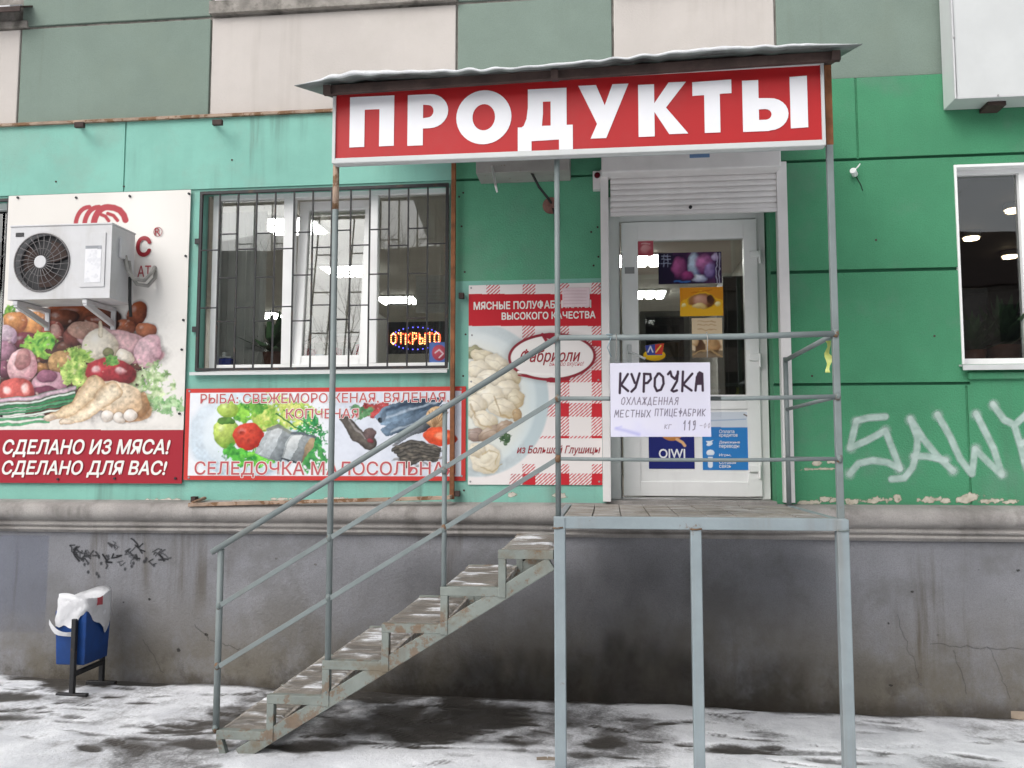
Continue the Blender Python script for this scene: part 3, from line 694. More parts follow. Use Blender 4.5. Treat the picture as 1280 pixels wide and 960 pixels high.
for i in range(15):
    cx0_, cy0_ = rs.uniform(-10, 1290), rs.uniform(690, 865)
    if i < 24: cx0_ = rs.uniform(1090, 1280) if i % 2 else rs.uniform(120, 460)
    Yc = PL - .0024; s = Sheet(rect(cx0_ - 6, cy0_ - 5, cx0_ + 6, cy0_ + 5, Yc), Yc, .003, '2a2826'); s.A[:] = 0
    d_ = np.hypot(s.PX - cx0_, (s.PY - cy0_) * 1.3) / rs.uniform(1.2, 2.4) + (vnoise(s.PX, s.PY, 2.4, i, 4) - .5) * 2.2
    s.put(np.clip((1 - d_) / .3, 0, 1) * .7, ['2b2926', '3c3833', '8a8782'][i % 3]); s.A[s.A < .1] = 0
    if s.A.max() > .2: s.build('chip', M['spray'], bld, cull=True)
b_ = rect(-40, 667, 60, 790, PL); s = Sheet((b_[0] - .6, b_[1], b_[2], b_[3] - .01), PL - .002, .012, '6c7690')
s.put(np.ones(s.PX.shape) * np.clip((at(60, 730, PL).x - s.GX) / .01, 0, 1) * np.clip((s.PY - 660) / 8, 0, 1) * np.clip((795 - s.PY + 40 * vnoise(s.PX, s.PY, 14, 3)) / 60, 0, 1) * .22, '5c6578')
s.build('paint_patch', M['spray'], bld, cull=True)

# ------------------------------------------------------------------ windows
def frame_ring(k, x0, x1, z0, z1, y0, y1, wl, wr=None, wt=None, wb=None, m=0):
    wr = wl if wr is None else wr; wt = wl if wt is None else wt; wb = wl if wb is None else wb
    k.box(x0, x0 + wl, y0, y1, z0, z1, m); k.box(x1 - wr, x1, y0, y1, z0, z1, m)
    k.box(x0 + wl, x1 - wr, y0, y1, z1 - wt, z1, m); k.box(x0 + wl, x1 - wr, y0, y1, z0, z0 + wb, m)
YW = .12
W0, W1 = at(264, 350, YW).x, at(575, 340, YW).x
WZ0, WZ1 = at(400, 463, YW).z, at(400, 238, YW).z
k = MB()
m1a, m1b, m2a, m2b = at(353, 350, YW).x, at(366, 350, YW).x, at(460, 350, YW).x, at(471.5, 350, YW).x
frame_ring(k, W0, W1, WZ0, WZ1, YW, YW + .07, .045, .06, .05, .05)
k.box(m1a, m1b, YW - .002, YW + .068, WZ0 + .05, WZ1 - .05); k.box(m2a, m2b, YW - .002, YW + .068, WZ0 + .05, WZ1 - .05)
win = k.build('window', M['pvc'], bld, .004, label='white three part shop window')
box('pane', M['glass'], (W0 + .03, m1a + .01, YW + .03, YW + .036, WZ0 + .03, WZ1 - .03), win, 0)
box('pane', M['glass'], (m2b - .01, W1 - .03, YW + .03, YW + .036, WZ0 + .03, WZ1 - .03), win, 0)
k = MB(); frame_ring(k, m1b - .008, m2a + .008, 0, WZ1 - WZ0 - .075, -.012, .045, .075, None, .075, .075)
sash = k.build('sash', M['pvc'], win, .004, label='white sash tilted inwards at the top')
TILT = R(5.5)
sash.location = (0, YW + .03, WZ0 + .04); sash.rotation_euler = (-TILT, 0, 0)
# the tilted pane is a sub-part in the same tilted place as its sash
pn = box('pane', M['glass'], (m1b + .06, m2a - .06, .012, .018, .07, WZ1 - WZ0 - .145), win, 0)
pn.location = sash.location; pn.rotation_euler = sash.rotation_euler
k = MB(); k.prism_x([(YW + .01, wz0 + .015), (-.045, wz0 - .008), (-.045, wz0 - .03), (-.038, wz0 - .03), (-.038, wz0 - .014), (YW + .01, wz0 + .005)], wx0 - .02, wx1 + .0); k.build('sill', M['white'], win, 0)
# burglar bars in front of the shop window
def grille(x0, x1, z0, z1, Y, ngap, parent, r=.0055):
    k = MB(); frame_ring(k, x0, x1, z0, z1, Y - .012, Y + .012, .02, None, .022, .02)
    xs = [x0 + .01 + (x1 - x0 - .02) * i / ngap for i in range(ngap + 1)]
    for x in xs[1:-1]: k.bar((x, Y, z0 + .01), (x, Y, z1 - .01), .011, .011)
    for i in range(ngap):
        for fr in ((.245, .485, .73) if i % 2 else (.33, .65)):
            z = z1 - fr * (z1 - z0) + random.uniform(-.006, .006); k.bar((xs[i], Y - .004, z), (xs[i + 1], Y - .004, z), .012, .008)
    for fr in (.28, .77): k.box(x0 - .03, x0 + .008, Y - .014, Y + .006, z1 - fr * (z1 - z0) - .02, z1 - fr * (z1 - z0) + .02)
    return k.build('grille', M['black'], parent, 0, label='black welded window bars')
grille(wx0 + .004, wx1 - .004, wz0 + .005, wz1 - .005, .0, 13, win)
# neighbouring window at the left border, mostly outside the picture
k = MB(); frame_ring(k, lx0, lx1 + .02, wz0 - .02, wz1, YW, YW + .07, .055); lw = k.build('window', M['pvc'], bld, .004, label='window cut off by the left border')
box('pane', M['glass'], (lx0 + .05, lx1 - .03, YW + .03, YW + .036, wz0 + .03, wz1 - .05), lw, 0)
grille(lx0 + .004, lx1 - .004, wz0 - .015, wz1 - .005, .0, 11, lw)
# window at the right border
k = MB(); RX0 = rx0; frame_ring(k, rx0 - .01, rx1 + .02, rz0 - .01, rz1 + .01, .065, .135, .012, .06, .06, .055)
a, b = at(1278, 330, .07).x, at(1300, 330, .07).x
k.box(a, b, .063, .133, rz0 + .045, rz1 - .05)
rw = k.build('window', M['pvc'], bld, .004, label='white window with dark room behind')
box('pane', M['glass'], (rx0, a + .005, .10, .106, rz0 + .03, rz1 - .04), rw, 0); box('pane', M['glass'], (b - .005, rx1, .10, .106, rz0 + .03, rz1 - .04), rw, 0)
k = MB(); k.prism_x([(.07, rz0 + .008), (-.07, rz0 - .012), (-.07, rz0 - .045), (-.062, rz0 - .045), (-.062, rz0 - .022), (.07, rz0 - .004)], rx0 - .02, rx1 + .05); k.build('sill', M['white'], rw, 0)
box('jamb', M['pvc'], (rx0 + .0, rx0 + .016, -.012, .062, rz0 + .0, rz1), rw, .002)
box('head', M['pvc'], (rx0 + .016, rx1, -.012, .062, rz1 - .02, rz1), rw, .002)
box('plaster_band', M['green'], (rx0 + .03, rx1 + .2, -.03, .01, rz0 - .105, rz0 - .055), bld, .01)

# ------------------------------------------------------------------ door with shutter
dx0, dx1 = at(762, 450, YD).x, at(958, 450, YD).x
dzt = at(860, 262, YD).z; dzb = at(860, 622, YD).z
k = MB(); frame_ring(k, dx0 - .06, XD1 + .01, dzb - .01, dzt + .12, YD, YD + .07, .14, XD1 + .01 - at(948, 450, YD).x, .20, .012)
door = k.build('door_frame', M['pvc'], bld, .004)
lx_0, lx_1 = at(778, 450, YD).x, at(949, 450, YD).x; lzt, lzb = at(860, 277, YD).z, at(860, 620, YD).z
px0, px1, pz1, pz0 = at(798, 400, YD).x, at(931, 400, YD).x, at(860, 300, YD).z, at(860, 494, YD).z
k = MB(); y0, y1 = YD - .022, YD + .05
k.box(lx_0, px0, y0, y1, lzb, lzt); k.box(px1, lx_1, y0, y1, lzb, lzt); k.box(px0, px1, y0, y1, pz1, lzt); 
q0, q1 = at(860, 512, YD).z, at(860, 602, YD).z
k.box(px0, px1, y0, y1, q0, pz0); k.box(px0, px1, y0, y1, lzb, q1)
leaf = k.build('door_leaf', M['pvc'], door, .004)
box('pane', M['glass'], (px0 - .005, px1 + .005, YD + .008, YD + .014, pz0 - .005, pz1 + .005), door, 0)
box('lower_panel', M['pvc'], (px0 - .002, px1 + .002, YD - .008, YD + .03, q1 - .002, q0 + .002), door, .002)
for py in (318, 447, 586):
    p = at(945, py, YD - .03); k = MB(); k.box(p.x - .045, p.x + .02, YD - .045, YD - .02, p.z - .022, p.z + .022); k.cyl((p.x + .026, YD - .035, p.z - .07), (p.x + .026, YD - .035, p.z + .03), .011)
    k.build('hinge', M['pvc'], door, .003)
p = at(787, 445, YD); k = MB(); k.box(p.x - .014, p.x + .014, YD - .032, YD - .02, p.z - .10, p.z + .08); k.tube([(p.x, YD - .03, p.z + .02), (p.x, YD - .07, p.z + .02), (p.x + .05, YD - .075, p.z - .0), (p.x + .11, YD - .07, p.z - .03)], .009, 8)
k.build('handle', M['white'], door, .001)
box('threshold', M['ledge'], (XD0, XD1, -.02, .36, ZD0 - .12, dzb - .012), bld, .004)
sg = pm('sticker grey', (.3, .3, .3), .6, .1, 5, 0)
# shutter
YS = -.055
sx0, sx1 = at(752, 250, -.16).x, at(977, 230, -.16).x
sz1 = at(860, 184, -.16).z; sz0 = at(865, 213, -.16).z
shut = box('roller_shutter', M['shutter'], (sx0, sx1, -.17, .0, sz0, sz1 + .12), bld, .012)
cx0, cx1 = at(763, 240, YS).x, at(970, 230, YS).x; cz0 = at(865, 264, YS).z; cz1 = sz0 + .03
k = MB(); ns = 7; hh = (cz1 - cz0) / ns
pr = []
for i in range(ns):
    z = cz0 + i * hh
    pr += [(YS + .006, z), (YS + .006, z + hh * .10), (YS - .006, z + hh * .2), (YS - .009, z + hh * .55), (YS - .006, z + hh * .92)]
pr += [(YS + .012, cz1), (YS + .012, cz0)]
k.prism_x(pr, cx0, cx1); k.box(cx0, cx1, YS - .012, YS + .014, cz0 - .02, cz0 + .004); k.build('curtain', M['shutter'], shut, 0)
p = at(863, 259, YS - .012); k = MB(); k.cyl((p.x, YS - .02, p.z), (p.x, YS, p.z), .012); k.build('lock', M['black'], shut)
gl0, gl1 = at(752, 420, YS).x, at(762, 420, YS).x; gr0, gr1 = at(975, 420, YS).x, at(988, 420, YS).x
for a, b, zt in ((gl0, gl1, at(757, 213, YS).z), (gr0, gr1, at(975, 203, YS).z)):
    k = MB(); k.box(a, b, YS - .02, .0, ZD0 - .0, zt); k.build('guide_rail', M['shutter'], shut, .003)
p = rect(862, 187, 887, 197, -.172); box('badge', flat('blue sticker', '6f8fb8'), (p[0], p[1], -.174, -.17, p[2], p[3]), shut, 0)

# ------------------------------------------------------------------ rooms behind the glass
def room(x0, x1, y0, y1, z0, z1, wm, floor=True):
    k = MB(); k.box(x0, x1, y1, y1 + .1, z0, z1); k.box(x0 - .1, x0, y0, y1 + .1, z0, z1); k.box(x1, x1 + .1, y0, y1 + .1, z0, z1); struct(k.build('wall', wm))
    k = MB(); k.box(x0 - .1, x1 + .1, y0, y1 + .1, z1, z1 + .1); struct(k.build('ceiling', M['roomceil'] if wm is M['roomwall'] else wm))
    k = MB(); k.box(x0 - .1, x1 + .1, y0, y1 + .1, z0 - .1, z0); struct(k.build('floor', M['roomfloor'] if wm is M['roomwall'] else wm))
ZC = 4.05
room(-6.2, 1.62, .20, 9.6, 1.36, ZC, M['roomwall'])
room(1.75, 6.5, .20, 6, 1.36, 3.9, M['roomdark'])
k = MB(); k.box(XL, -6.3, .2, .24, 1.2, 4.3); k.box(-6.3, lx0, .2, .24, 1.2, 4.3)
k.box(lx1, wx0 - .02, .16, .2, 1.2, 4.3); k.box(wx1 + .02, XD0, .16, .2, 1.2, 4.3); k.box(XD1, rx0, .16, .2, 1.2, 4.3); k.box(rx1, XR, .16, .2, 1.2, 4.3)
k.box(lx0, lx1, .2, .24, 1.2, wz0); k.box(lx0, lx1, .2, .24, wz1, 4.3); k.box(wx0, wx1, .2, .24, 1.2, wz0); k.box(wx0, wx1, .2, .24, wz1, 4.3); k.box(XD0, XD1, .3, .34, ZD1, 4.3); k.box(rx0, rx1, .2, .24, 1.2, rz0); k.box(rx0, rx1, .2, .24, rz1, 4.3)
k.build('inner_wall', M['roomwall'], bld)
def ceiling_light(px, py, label, wd=.62):
    p = atz(px, py, ZC - .03); t = thing('ceiling_light', label, 'ceiling light', 'tube lights on the shop ceiling'); t.location = (p.x, p.y, ZC)
    k = MB(); frame_ring(k, -.32, .32, -.32, .32, -.0, .0, .02); k = MB()
    k.box(-.31, .31, -.31, .31, -.02, -.002); k.build('frame', M['white'], t, .004)
    for i in range(4):
        x = -.225 + i * .15; q = MB(); q.box(x - .052, x + .052, -.28, .28, -.04, -.022); q.build('tube', M['tube'], t, .012)
    return t
ceiling_light(364, 284, 'four tube ceiling light nearest the glass, top of left window part')
ceiling_light(436, 340, 'four tube ceiling light seen in the tilted middle sash')
ceiling_light(497, 376, 'deepest tube ceiling light in the shop window, above the lit sign')
ceiling_light(795, 327, 'tube ceiling light seen beside the purple poster in the door glass')
ceiling_light(806, 369, 'tube ceiling light seen lower in the door glass beside the yellow poster')
ceiling_light(330, 395, 'added tube ceiling light brightening the shop, far back, low in the left window part')  # extra light, added only to brighten the shop room
for (px, py, lab) in ((1214, 297, 'warm ceiling lamp, lower left of those in right window'), (1262, 320, 'warm ceiling lamp, lowest of those in right window'), (1268, 262, 'small warm ceiling lamp high in right window')):
    p = atz(px, py, 3.85); t = thing('spot_lamp', lab, 'lamp', 'warm lamps in the right window'); t.location = p
    k = MB(); k.cyl((0, 0, .05), (0, 0, 0), .085, 16); k.build('housing', M['white'], t)
    k = MB(); k.cyl((0, 0, -.001), (0, 0, -.02), .07, 16); k.build('bulb', M['warm'], t)
# blind, box, plants and goods behind the glass
k = MB(); bx0, bx1 = at(268, 350, .24).x, at(331, 350, .24).x; nb = 11
vs, fs = [], []
for i in range(nb * 4 + 1):
    x = bx0 + (bx1 - bx0) * i / (nb * 4); y = .27 + (.018 * math.sin(i * math.pi / 2) + .006 * math.sin(i * .7))
    vs += [(x, y, wz0 + .02), (x, y, wz1 - .09)]
for i in range(nb * 4): fs.append((2 * i, 2 * i + 2, 2 * i + 3, 2 * i + 1))
k.shared(vs, fs, 0, False); tag(k.build('curtain', M['blind']), 'grey pleated curtain behind left part of shop window', 'curtain')
p = at(284, 440, .22); t = thing('plastic_tub', 'small blue tub with white lid on the shop windowsill', 'tub')
k = MB(); k.box(p.x - .05, p.x + .05, .18, .27, wz0 + .02, wz0 + .12); k.build('tub', flat('blue tub', '2a45b0'), t, .008)
k = MB(); k.box(p.x - .045, p.x + .05, .182, .268, wz0 + .123, wz0 + .135); k.cyl((p.x - .02, .22, wz0 + .13), (p.x - .02, .22, wz0 + .17), .02); k.build('lid', M['pvc'], t, .004)
def plant(x, y, z, s, label):
    t = thing('potted_plant', label, 'plant')
    k = MB(); k.cyl((x, y, z), (x, y, z + .10 * s), .05 * s, 14, 0, .07 * s); k.build('pot', flat('clay pot', '6b4030'), t)
    k = MB(); rr = random.Random(int(x * 100))
    for i in range(60):
        a, e, l = rr.uniform(0, 6.28), rr.uniform(.2, 1.4), rr.uniform(.1, .26) * s
        d = Vector((math.cos(a) * math.cos(e), math.sin(a) * math.cos(e), math.sin(e))); o = Vector((x, y, z + .09 * s)); tip = o + d * l
        sd = d.cross(Vector((0, 0, 1))).normalized() * .025 * s; mid = o + d * l * .55
        k.shared([o, mid + sd, tip, mid - sd], [(0, 1, 2), (0, 2, 3)])
    k.build('leaves', M['leafm'], t); return t
p = at(345, 450, .30); plant(p.x, .30, wz0 + .02, 1.5, 'leafy plant behind the left part of shop window')
p = at(1216, 440, .34); plant(p.x, .34, rz0 + .0, 1.3, 'leafy plant low in right window, left one'); p = at(1255, 440, .4); plant(p.x, .4, rz0, 1.7, 'leafy plant low in right window, right one')
k = MB(); p = rect(1200, 360, 1236, 415, 1.2); k.box(p[0], p[1], 1.2, 1.6, p[2], p[3]); k.box(p[0] + .03, p[1] - .03, 1.18, 1.2, p[2] + .05, p[3] - .05); tag(k.build('cabinet', M['darkplastic'], None, .01), 'dark cabinet standing inside the right window room', 'cabinet')
# goods shelf seen behind the tilted sash
sh = thing('shop_shelf', 'white goods shelf inside the shop behind the tilted sash', 'shelf')
X0, X1 = at(372, 400, 1.3).x, at(470, 400, 1.3).x
for i in range(4):
    k = MB(); k.box(X0, X1, 1.2, 1.6, 1.75 + i * .33, 1.775 + i * .33); k.build('shelf_board', M['pvc'], sh, .003)
for x in (X0 - .03, X1): k = MB(); k.box(x, x + .03, 1.2, 1.62, 1.36, 2.95); k.build('upright', M['pvc'], sh, .003)
cols = ['d8556a', 'e8b8c0', 'c23040', 'dddddd', 'e88aa0', 'b8c4d8', 'd04a50', 'f0d0d0']
for i in range(3):
    for j in range(5):
        x = X0 + .06 + j * (X1 - X0 - .1) / 5; k = MB(); k.box(x, x + .085, 1.24, 1.4, 1.776 + i * .33, 1.776 + i * .33 + random.uniform(.15, .24))
        tag(k.build('packet', flat('packet', cols[(i * 5 + j * 3) % 8]), None, .006), 'coloured packet on the goods shelf behind the tilted sash', 'packet', 'packets on the shop shelf')
fr = thing('display_fridge', 'grey glass door fridge inside the shop behind the door glass', 'fridge')
p = rect(800, 390, 862, 520, 1.6)
k = MB(); frame_ring(k, p[0], p[1], 1.37, p[3], 1.55, 2.1, .05); k.box(p[0], p[1], 2.1, 2.13, 1.37, p[3]); k.build('body', flat('fridge grey', '8d8f88'), fr, .004)
for i in range(5):
    z = 1.55 + i * .3
    if z < p[3] - .1: k = MB(); k.box(p[0] + .05, p[1] - .05, 1.6, 2.0, z, z + .015); k.build('shelf', M['white'], fr)
box('door', M['glass'], (p[0] + .05, p[1] - .05, 1.54, 1.548, 1.43, p[3] - .06), fr, 0)
k = MB(); p = rect(905, 345, 925, 520, 2.2); k.box(p[0], p[1] + .3, 2.2, 2.7, 1.37, p[3]); k.box(p[0] + .03, p[1] + .27, 2.18, 2.2, 1.5, p[3] - .1); tag(k.build('cupboard', flat('cupboard', '4c4a40'), None, .01), 'tall dark cupboard inside the shop at right of the door glass', 'cupboard')

# ================================================================== ENTRANCE PORCH
porch = thing('entrance_porch', 'grey green welded steel porch with stairs, railing and snowy tin canopy', 'porch')
def X(px, py, Y=YF): return at(px, py, Y).x
def Z(px, py, Y=YF): return at(px, py, Y).z
ZPL = Z(870, 647)                                       # deck level
xL, xR = X(697, 650), X(1052, 655)
# deck: boards with snow in the joints and a steel edge
k = MB()
nb = 9
for i in range(nb):
    a = xL + .03 + (xR - xL - .06) * i / nb; b = xL + .03 + (xR - xL - .06) * (i + 1) / nb - .006
    for j in range(3):
        y0 = YF + .03 + j * (-.17 - YF - .03) / 3; y1 = YF + .03 + (j + 1) * (-.17 - YF - .03) / 3 - .005
        k.box(a, b, y0, y1, ZPL - .03, ZPL - .004 + random.uniform(-.002, .002))
k.box(xL + .02, xR - .02, YF + .03, -.17, ZPL - .05, ZPL - .031)
k.build('deck', M['deck'], porch, .002)
k = MB(); k.box(xL - .02, xR + .02, YF - .025, YF + .025, ZPL - .062, ZPL + .002); k.build('edge_beam', M['porch'], porch, .004)
for x in (xL, xR):
    k = MB(); k.box(x - .02, x + .02, YF + .025, -.15, ZPL - .062, ZPL - .006); k.build('side_beam', M['porch'], porch, .004)
for i, px in enumerate((702, 871, 1058)):               # front legs
    pxs = {702: (701, 700), 871: (872, 870), 1058: (1056, 1050)}[px]
    x = X(pxs[1], 700) if px != 1058 else xR
    wdt = .030 if px != 871 else .028
    k = MB(); k.box(x - wdt, x + wdt, YF - .03, YF + .03, -.05, ZPL - .06 if px == 871 else ZPL - .002 + .0); o = k.build('leg', M['porch'], porch, .005)
# stairs
YB = -.50
tr = [(272, 333, 913), (335, 404, 869), (404, 478, 826), (478, 551, 780), (551, 623, 734), (623, 692, 688)]
T = [(X(a, y), X(b, y), Z((a + b) / 2, y)) for a, b, y in tr]
for i, (a, b, z) in enumerate(T):
    if i < 5: b = T[i + 1][0] + .012
    else: b = xL - .022
    k = MB(); m_ = 7
    for j in range(m_):
        y0 = YF + .03 + j * (YB - YF - .03) / m_; k.box(a + .004, b - .006, y0, y0 + (YB - YF - .03) / m_ - .004, z - .03, z - .002 + random.uniform(-.006, .003))
    k.box(a + .01, b - .01, YF + .03, YB, z - .042, z - .03)
    st = k.build('step', M['deck'], porch, .003)
    k = MB(); k.box(a, b, YF - .02, YF + .03, z - .045, z + .002); k.build('edge_angle', M['porchrust'], st, .003)
    k = MB(); k.box(a, b, YB, YB + .03, z - .045, z + .002); k.build('edge_angle', M['porchrust'], st, .003)
# zig-zag risers of the two strings and their diagonal stringers
pa, pb = Vector((X(300, 943), 0, Z(300, 943))), Vector((X(694, 704), 0, Z(694, 704)))
for y in (YF + .005, YB + .015):
    k = MB(); k.bar((pa.x, y, pa.z), (pb.x - .02, y, pb.z), .045, .075, (0, 0, 1)); k.build('stringer', M['porchrust'], porch, .004)
    for i, (a, b, z) in enumerate(T):
        xr = (T[i + 1][0] + .02) if i < 5 else None
        zs_ = pa.z + (pb.z - pa.z) * ((a + .03) - pa.x) / (pb.x - pa.x)
        if i == 0:
            k = MB(); k.bar((a + .012, y - .003, z - .04), (pa.x - .06, y - .003, -.01), .035, .04, (0, 1, 0)); k.build('brace', M['porchrust'], porch, .003)
        else:
            zb_ = T[i - 1][2] - .05
            k = MB(); k.box(a + .002, a + .042, y - .028, y + .018, min(zb_, zs_ + .0), z - .045); k.build('riser_post', M['porchrust'], porch, .003)
k = MB()
for i, (a, b, z) in enumerate(T):                       # added dark plate that blacks out the gaps under the treads
    b = T[i + 1][0] if i < 5 else xL - .02
    za, zb_ = (pa.z + (pb.z - pa.z) * (x - pa.x) / (pb.x - pa.x) - .03 for x in (a, b))
    q4 = [(a, max(za, .0)), (b, max(zb_, .01)), (b, z - .02), (a, z - .02)]
    k.hexa([(q4[0][0], YB + .035, q4[0][1]), (q4[1][0], YB + .035, q4[1][1]), (q4[1][0], YB + .04, q4[1][1]), (q4[0][0], YB + .04, q4[0][1]), (q4[3][0], YB + .035, q4[3][1]), (q4[2][0], YB + .035, q4[2][1]), (q4[2][0], YB + .04, q4[2][1]), (q4[3][0], YB + .04, q4[3][1])])
k.build('dark_back_plate', M['darksteel'], porch)
for i in range(6):                                      # crust of trodden snow on the steps
    a, b, z = T[i]; b = T[i + 1][0] if i < 5 else xL - .03
    sy = (YB - .02) - (YF + .015); nx_, ny_ = 16, 56; vs = []; sv = []
    for jy in range(ny_ + 1):
        for jx in range(nx_ + 1):
            u, v = jx / nx_, jy / ny_; x = a + .012 + (b - a - .02) * u; y = YF + .015 + sy * v
            nn_ = mnoise.fractal(Vector((x * 4, y * 11, i * 3.1)), 1.0, 2.0, 5)
            snow_ = .20 + .85 * nn_ - .5 * max(0, .16 - v) / .16 - .12 * abs(u - .5)
            brd = abs((v * 7) % 1 - .5) * 2
            snow_ += .22 * (brd > .86); sv.append(snow_)
            e = min(jx, nx_ - jx, jy, ny_ - jy)
            vs.append((x, y, z + (.001 + .010 * max(0, min(1, snow_)) + .003 * nn_ - .004 * (brd > .9) if e > 0 else -.006)))
    k = MB(); k.shared(vs, [(j * (nx_ + 1) + l, j * (nx_ + 1) + l + 1, (j + 1) * (nx_ + 1) + l + 1, (j + 1) * (nx_ + 1) + l) for j in range(ny_) for l in range(nx_)], 0, True)
    o = k.build('snow', M['stepsnow'], porch, label='thin dirty crust of trodden snow on a step')
    a_ = o.data.attributes.new('snow', 'FLOAT', 'POINT'); vals = {tuple(round(c_, 5) for c_ in v_): w_ for v_, w_ in zip(vs, sv)}
    a_.data.foreach_set('value', [vals.get(tuple(round(c_, 5) for c_ in v_.co), .3) for v_ in o.data.vertices])
# posts
RR = .0155
def post(px, py0, px1, py1, r=RR, m='porch', name='post'):
    x = (X(px, py0) + X(px1, py1)) / 2
    k = MB(); k.tube([(x, YF, Z(px, py0)), (x, YF, Z(px1, py1))], r, 10); k.build(name, M[m], porch); return x
xp0 = X(276, 700); k = MB(); k.tube([(xp0, YF, Z(278, 686)), (X(270, 905), YF, Z(270, 914))], .018, 10); k.build('post', M['rail'], porch)
xp1 = X(415, 520); k = MB(); k.tube([(xp1, YF, Z(421, 140)), (xp1, YF, Z(408, 868))], .017, 10); k.build('post', M['rail'], porch, label='tall canopy post rising from the stairs')
k = MB(); k.tube([(xp1, YF, Z(421, 200)), (xp1, YF, Z(419, 262))], .0182, 10); k.build('rust_band', M['rustgrey'], porch)
xp2 = X(555, 690); k = MB(); k.tube([(xp2, YF, Z(558, 505)), (xp2, YF, Z(553, 780))], .0135, 10); k.build('post', M['rail'], porch)
xp3 = X(697, 430); k = MB(); k.tube([(xp3, YF + .005, Z(695, 130)), (xp3, YF + .005, ZPL - .03)], .0155, 10); k.build('post', M['rail'], porch, label='tall canopy post at the deck corner')
xp4 = X(1044, 420); k = MB(); k.box(xp4 - .017, xp4 + .017, YF - .015, YF + .019, ZPL - .03, Z(1038, 78)); k.build('post', M['rail'], porch, .004, label='tall square canopy post at right')
k = MB(); k.box(xp4 - .0185, xp4 + .0185, YF - .0165, YF + .0205, Z(1038, 182), Z(1038, 80)); k.build('rust_band', M['rust'], porch, .002)
# horizontal rails on the deck, and the sloping ones beside the stairs
def dia(px0, py0, px1, py1, r, Y=YF, name='rail', flat_=False):
    a, b = at(px0, py0, Y), at(px1, py1, Y); k = MB()
    if flat_: k.bar(a, b, .035, .012, (0, 1, 0))
    else: k.tube([a, b], r, 10)
    return k.build(name, M['rail'], porch)
z1_, z2_, z3_ = Z(870, 420), Z(870, 497), Z(870, 573.5)
for z, r, nm in ((z1_, .016, 'handrail'), (z2_, .012, 'rail'), (z3_, .0105, 'rail')):
    k = MB(); k.tube([(xp3, YF - .012, z), (xp3 * .7 + xp4 * .3, YF - .016, z - .005), (xp3 * .35 + xp4 * .65, YF - .010, z - .007), (xp4, YF - .012, z)], r, 10); k.build(nm, M['rail'], porch)
    k = MB(); k.tube([(xp4, YF, z), (xp4 + .0, -.12, z - (.0 if nm == 'handrail' else 0))], r * .95, 10); k.build(nm, M['rail'], porch)
k = MB(); k.tube([(xp4, -.13, ZPL - .01), (xp4, -.13, z1_ + .02)], .016, 10); k.build('post', M['rail'], porch)
slope = (z1_ - Z(268, 689)) / (xp3 - X(268, 689))
k = MB(); k.tube([(X(266, 690), YF - .012, Z(266, 690)), (xp3, YF - .012, z1_)], .017, 10); k.build('handrail', M['rail'], porch)
for py0, z, r in ((757, z2_, .0115), (832, z3_, .0115)):
    k = MB(); k.bar((X(275, py0), YF - .012, Z(275, py0)), (xp3, YF - .012, z), .010, .026, (0, 0, 1)); k.build('rail', M['rail'], porch, .002)
for xw in (xp3, xp4):
    for zw in (z1_, z2_, z3_):
        k = MB(); k.tube([(xw - .004, YF - .012, zw - .019), (xw, YF - .013, zw), (xw + .004, YF - .012, zw + .019)], [.012, .0185, .012], 8); k.build('weld_bead', M['weld'], porch)
for xw, zw in ((xp0, Z(275, 757)), (xp0, Z(272, 832)), (xp1, Z(413, 672)), (xp1, Z(410, 747)), (xp2, Z(555, 588)), (xp2, Z(555, 660)), (xp1, Z(408, 864)), (xp2, Z(553, 776)), (X(270, 905), Z(270, 910))):
    k = MB(); k.tube([(xw, YF - .006, zw - .02), (xw, YF - .008, zw), (xw, YF - .006, zw + .02)], [.012, .019, .012], 8); k.build('weld_bead', M['weld'], porch)
for xw in (xL, X(870, 700), xR):
    k = MB(); k.tube([(xw - .03, YF - .031, ZPL - .058), (xw + .0, YF - .033, ZPL - .060), (xw + .03, YF - .031, ZPL - .056)], .005, 6); k.build('weld_bead', M['weld'], porch)
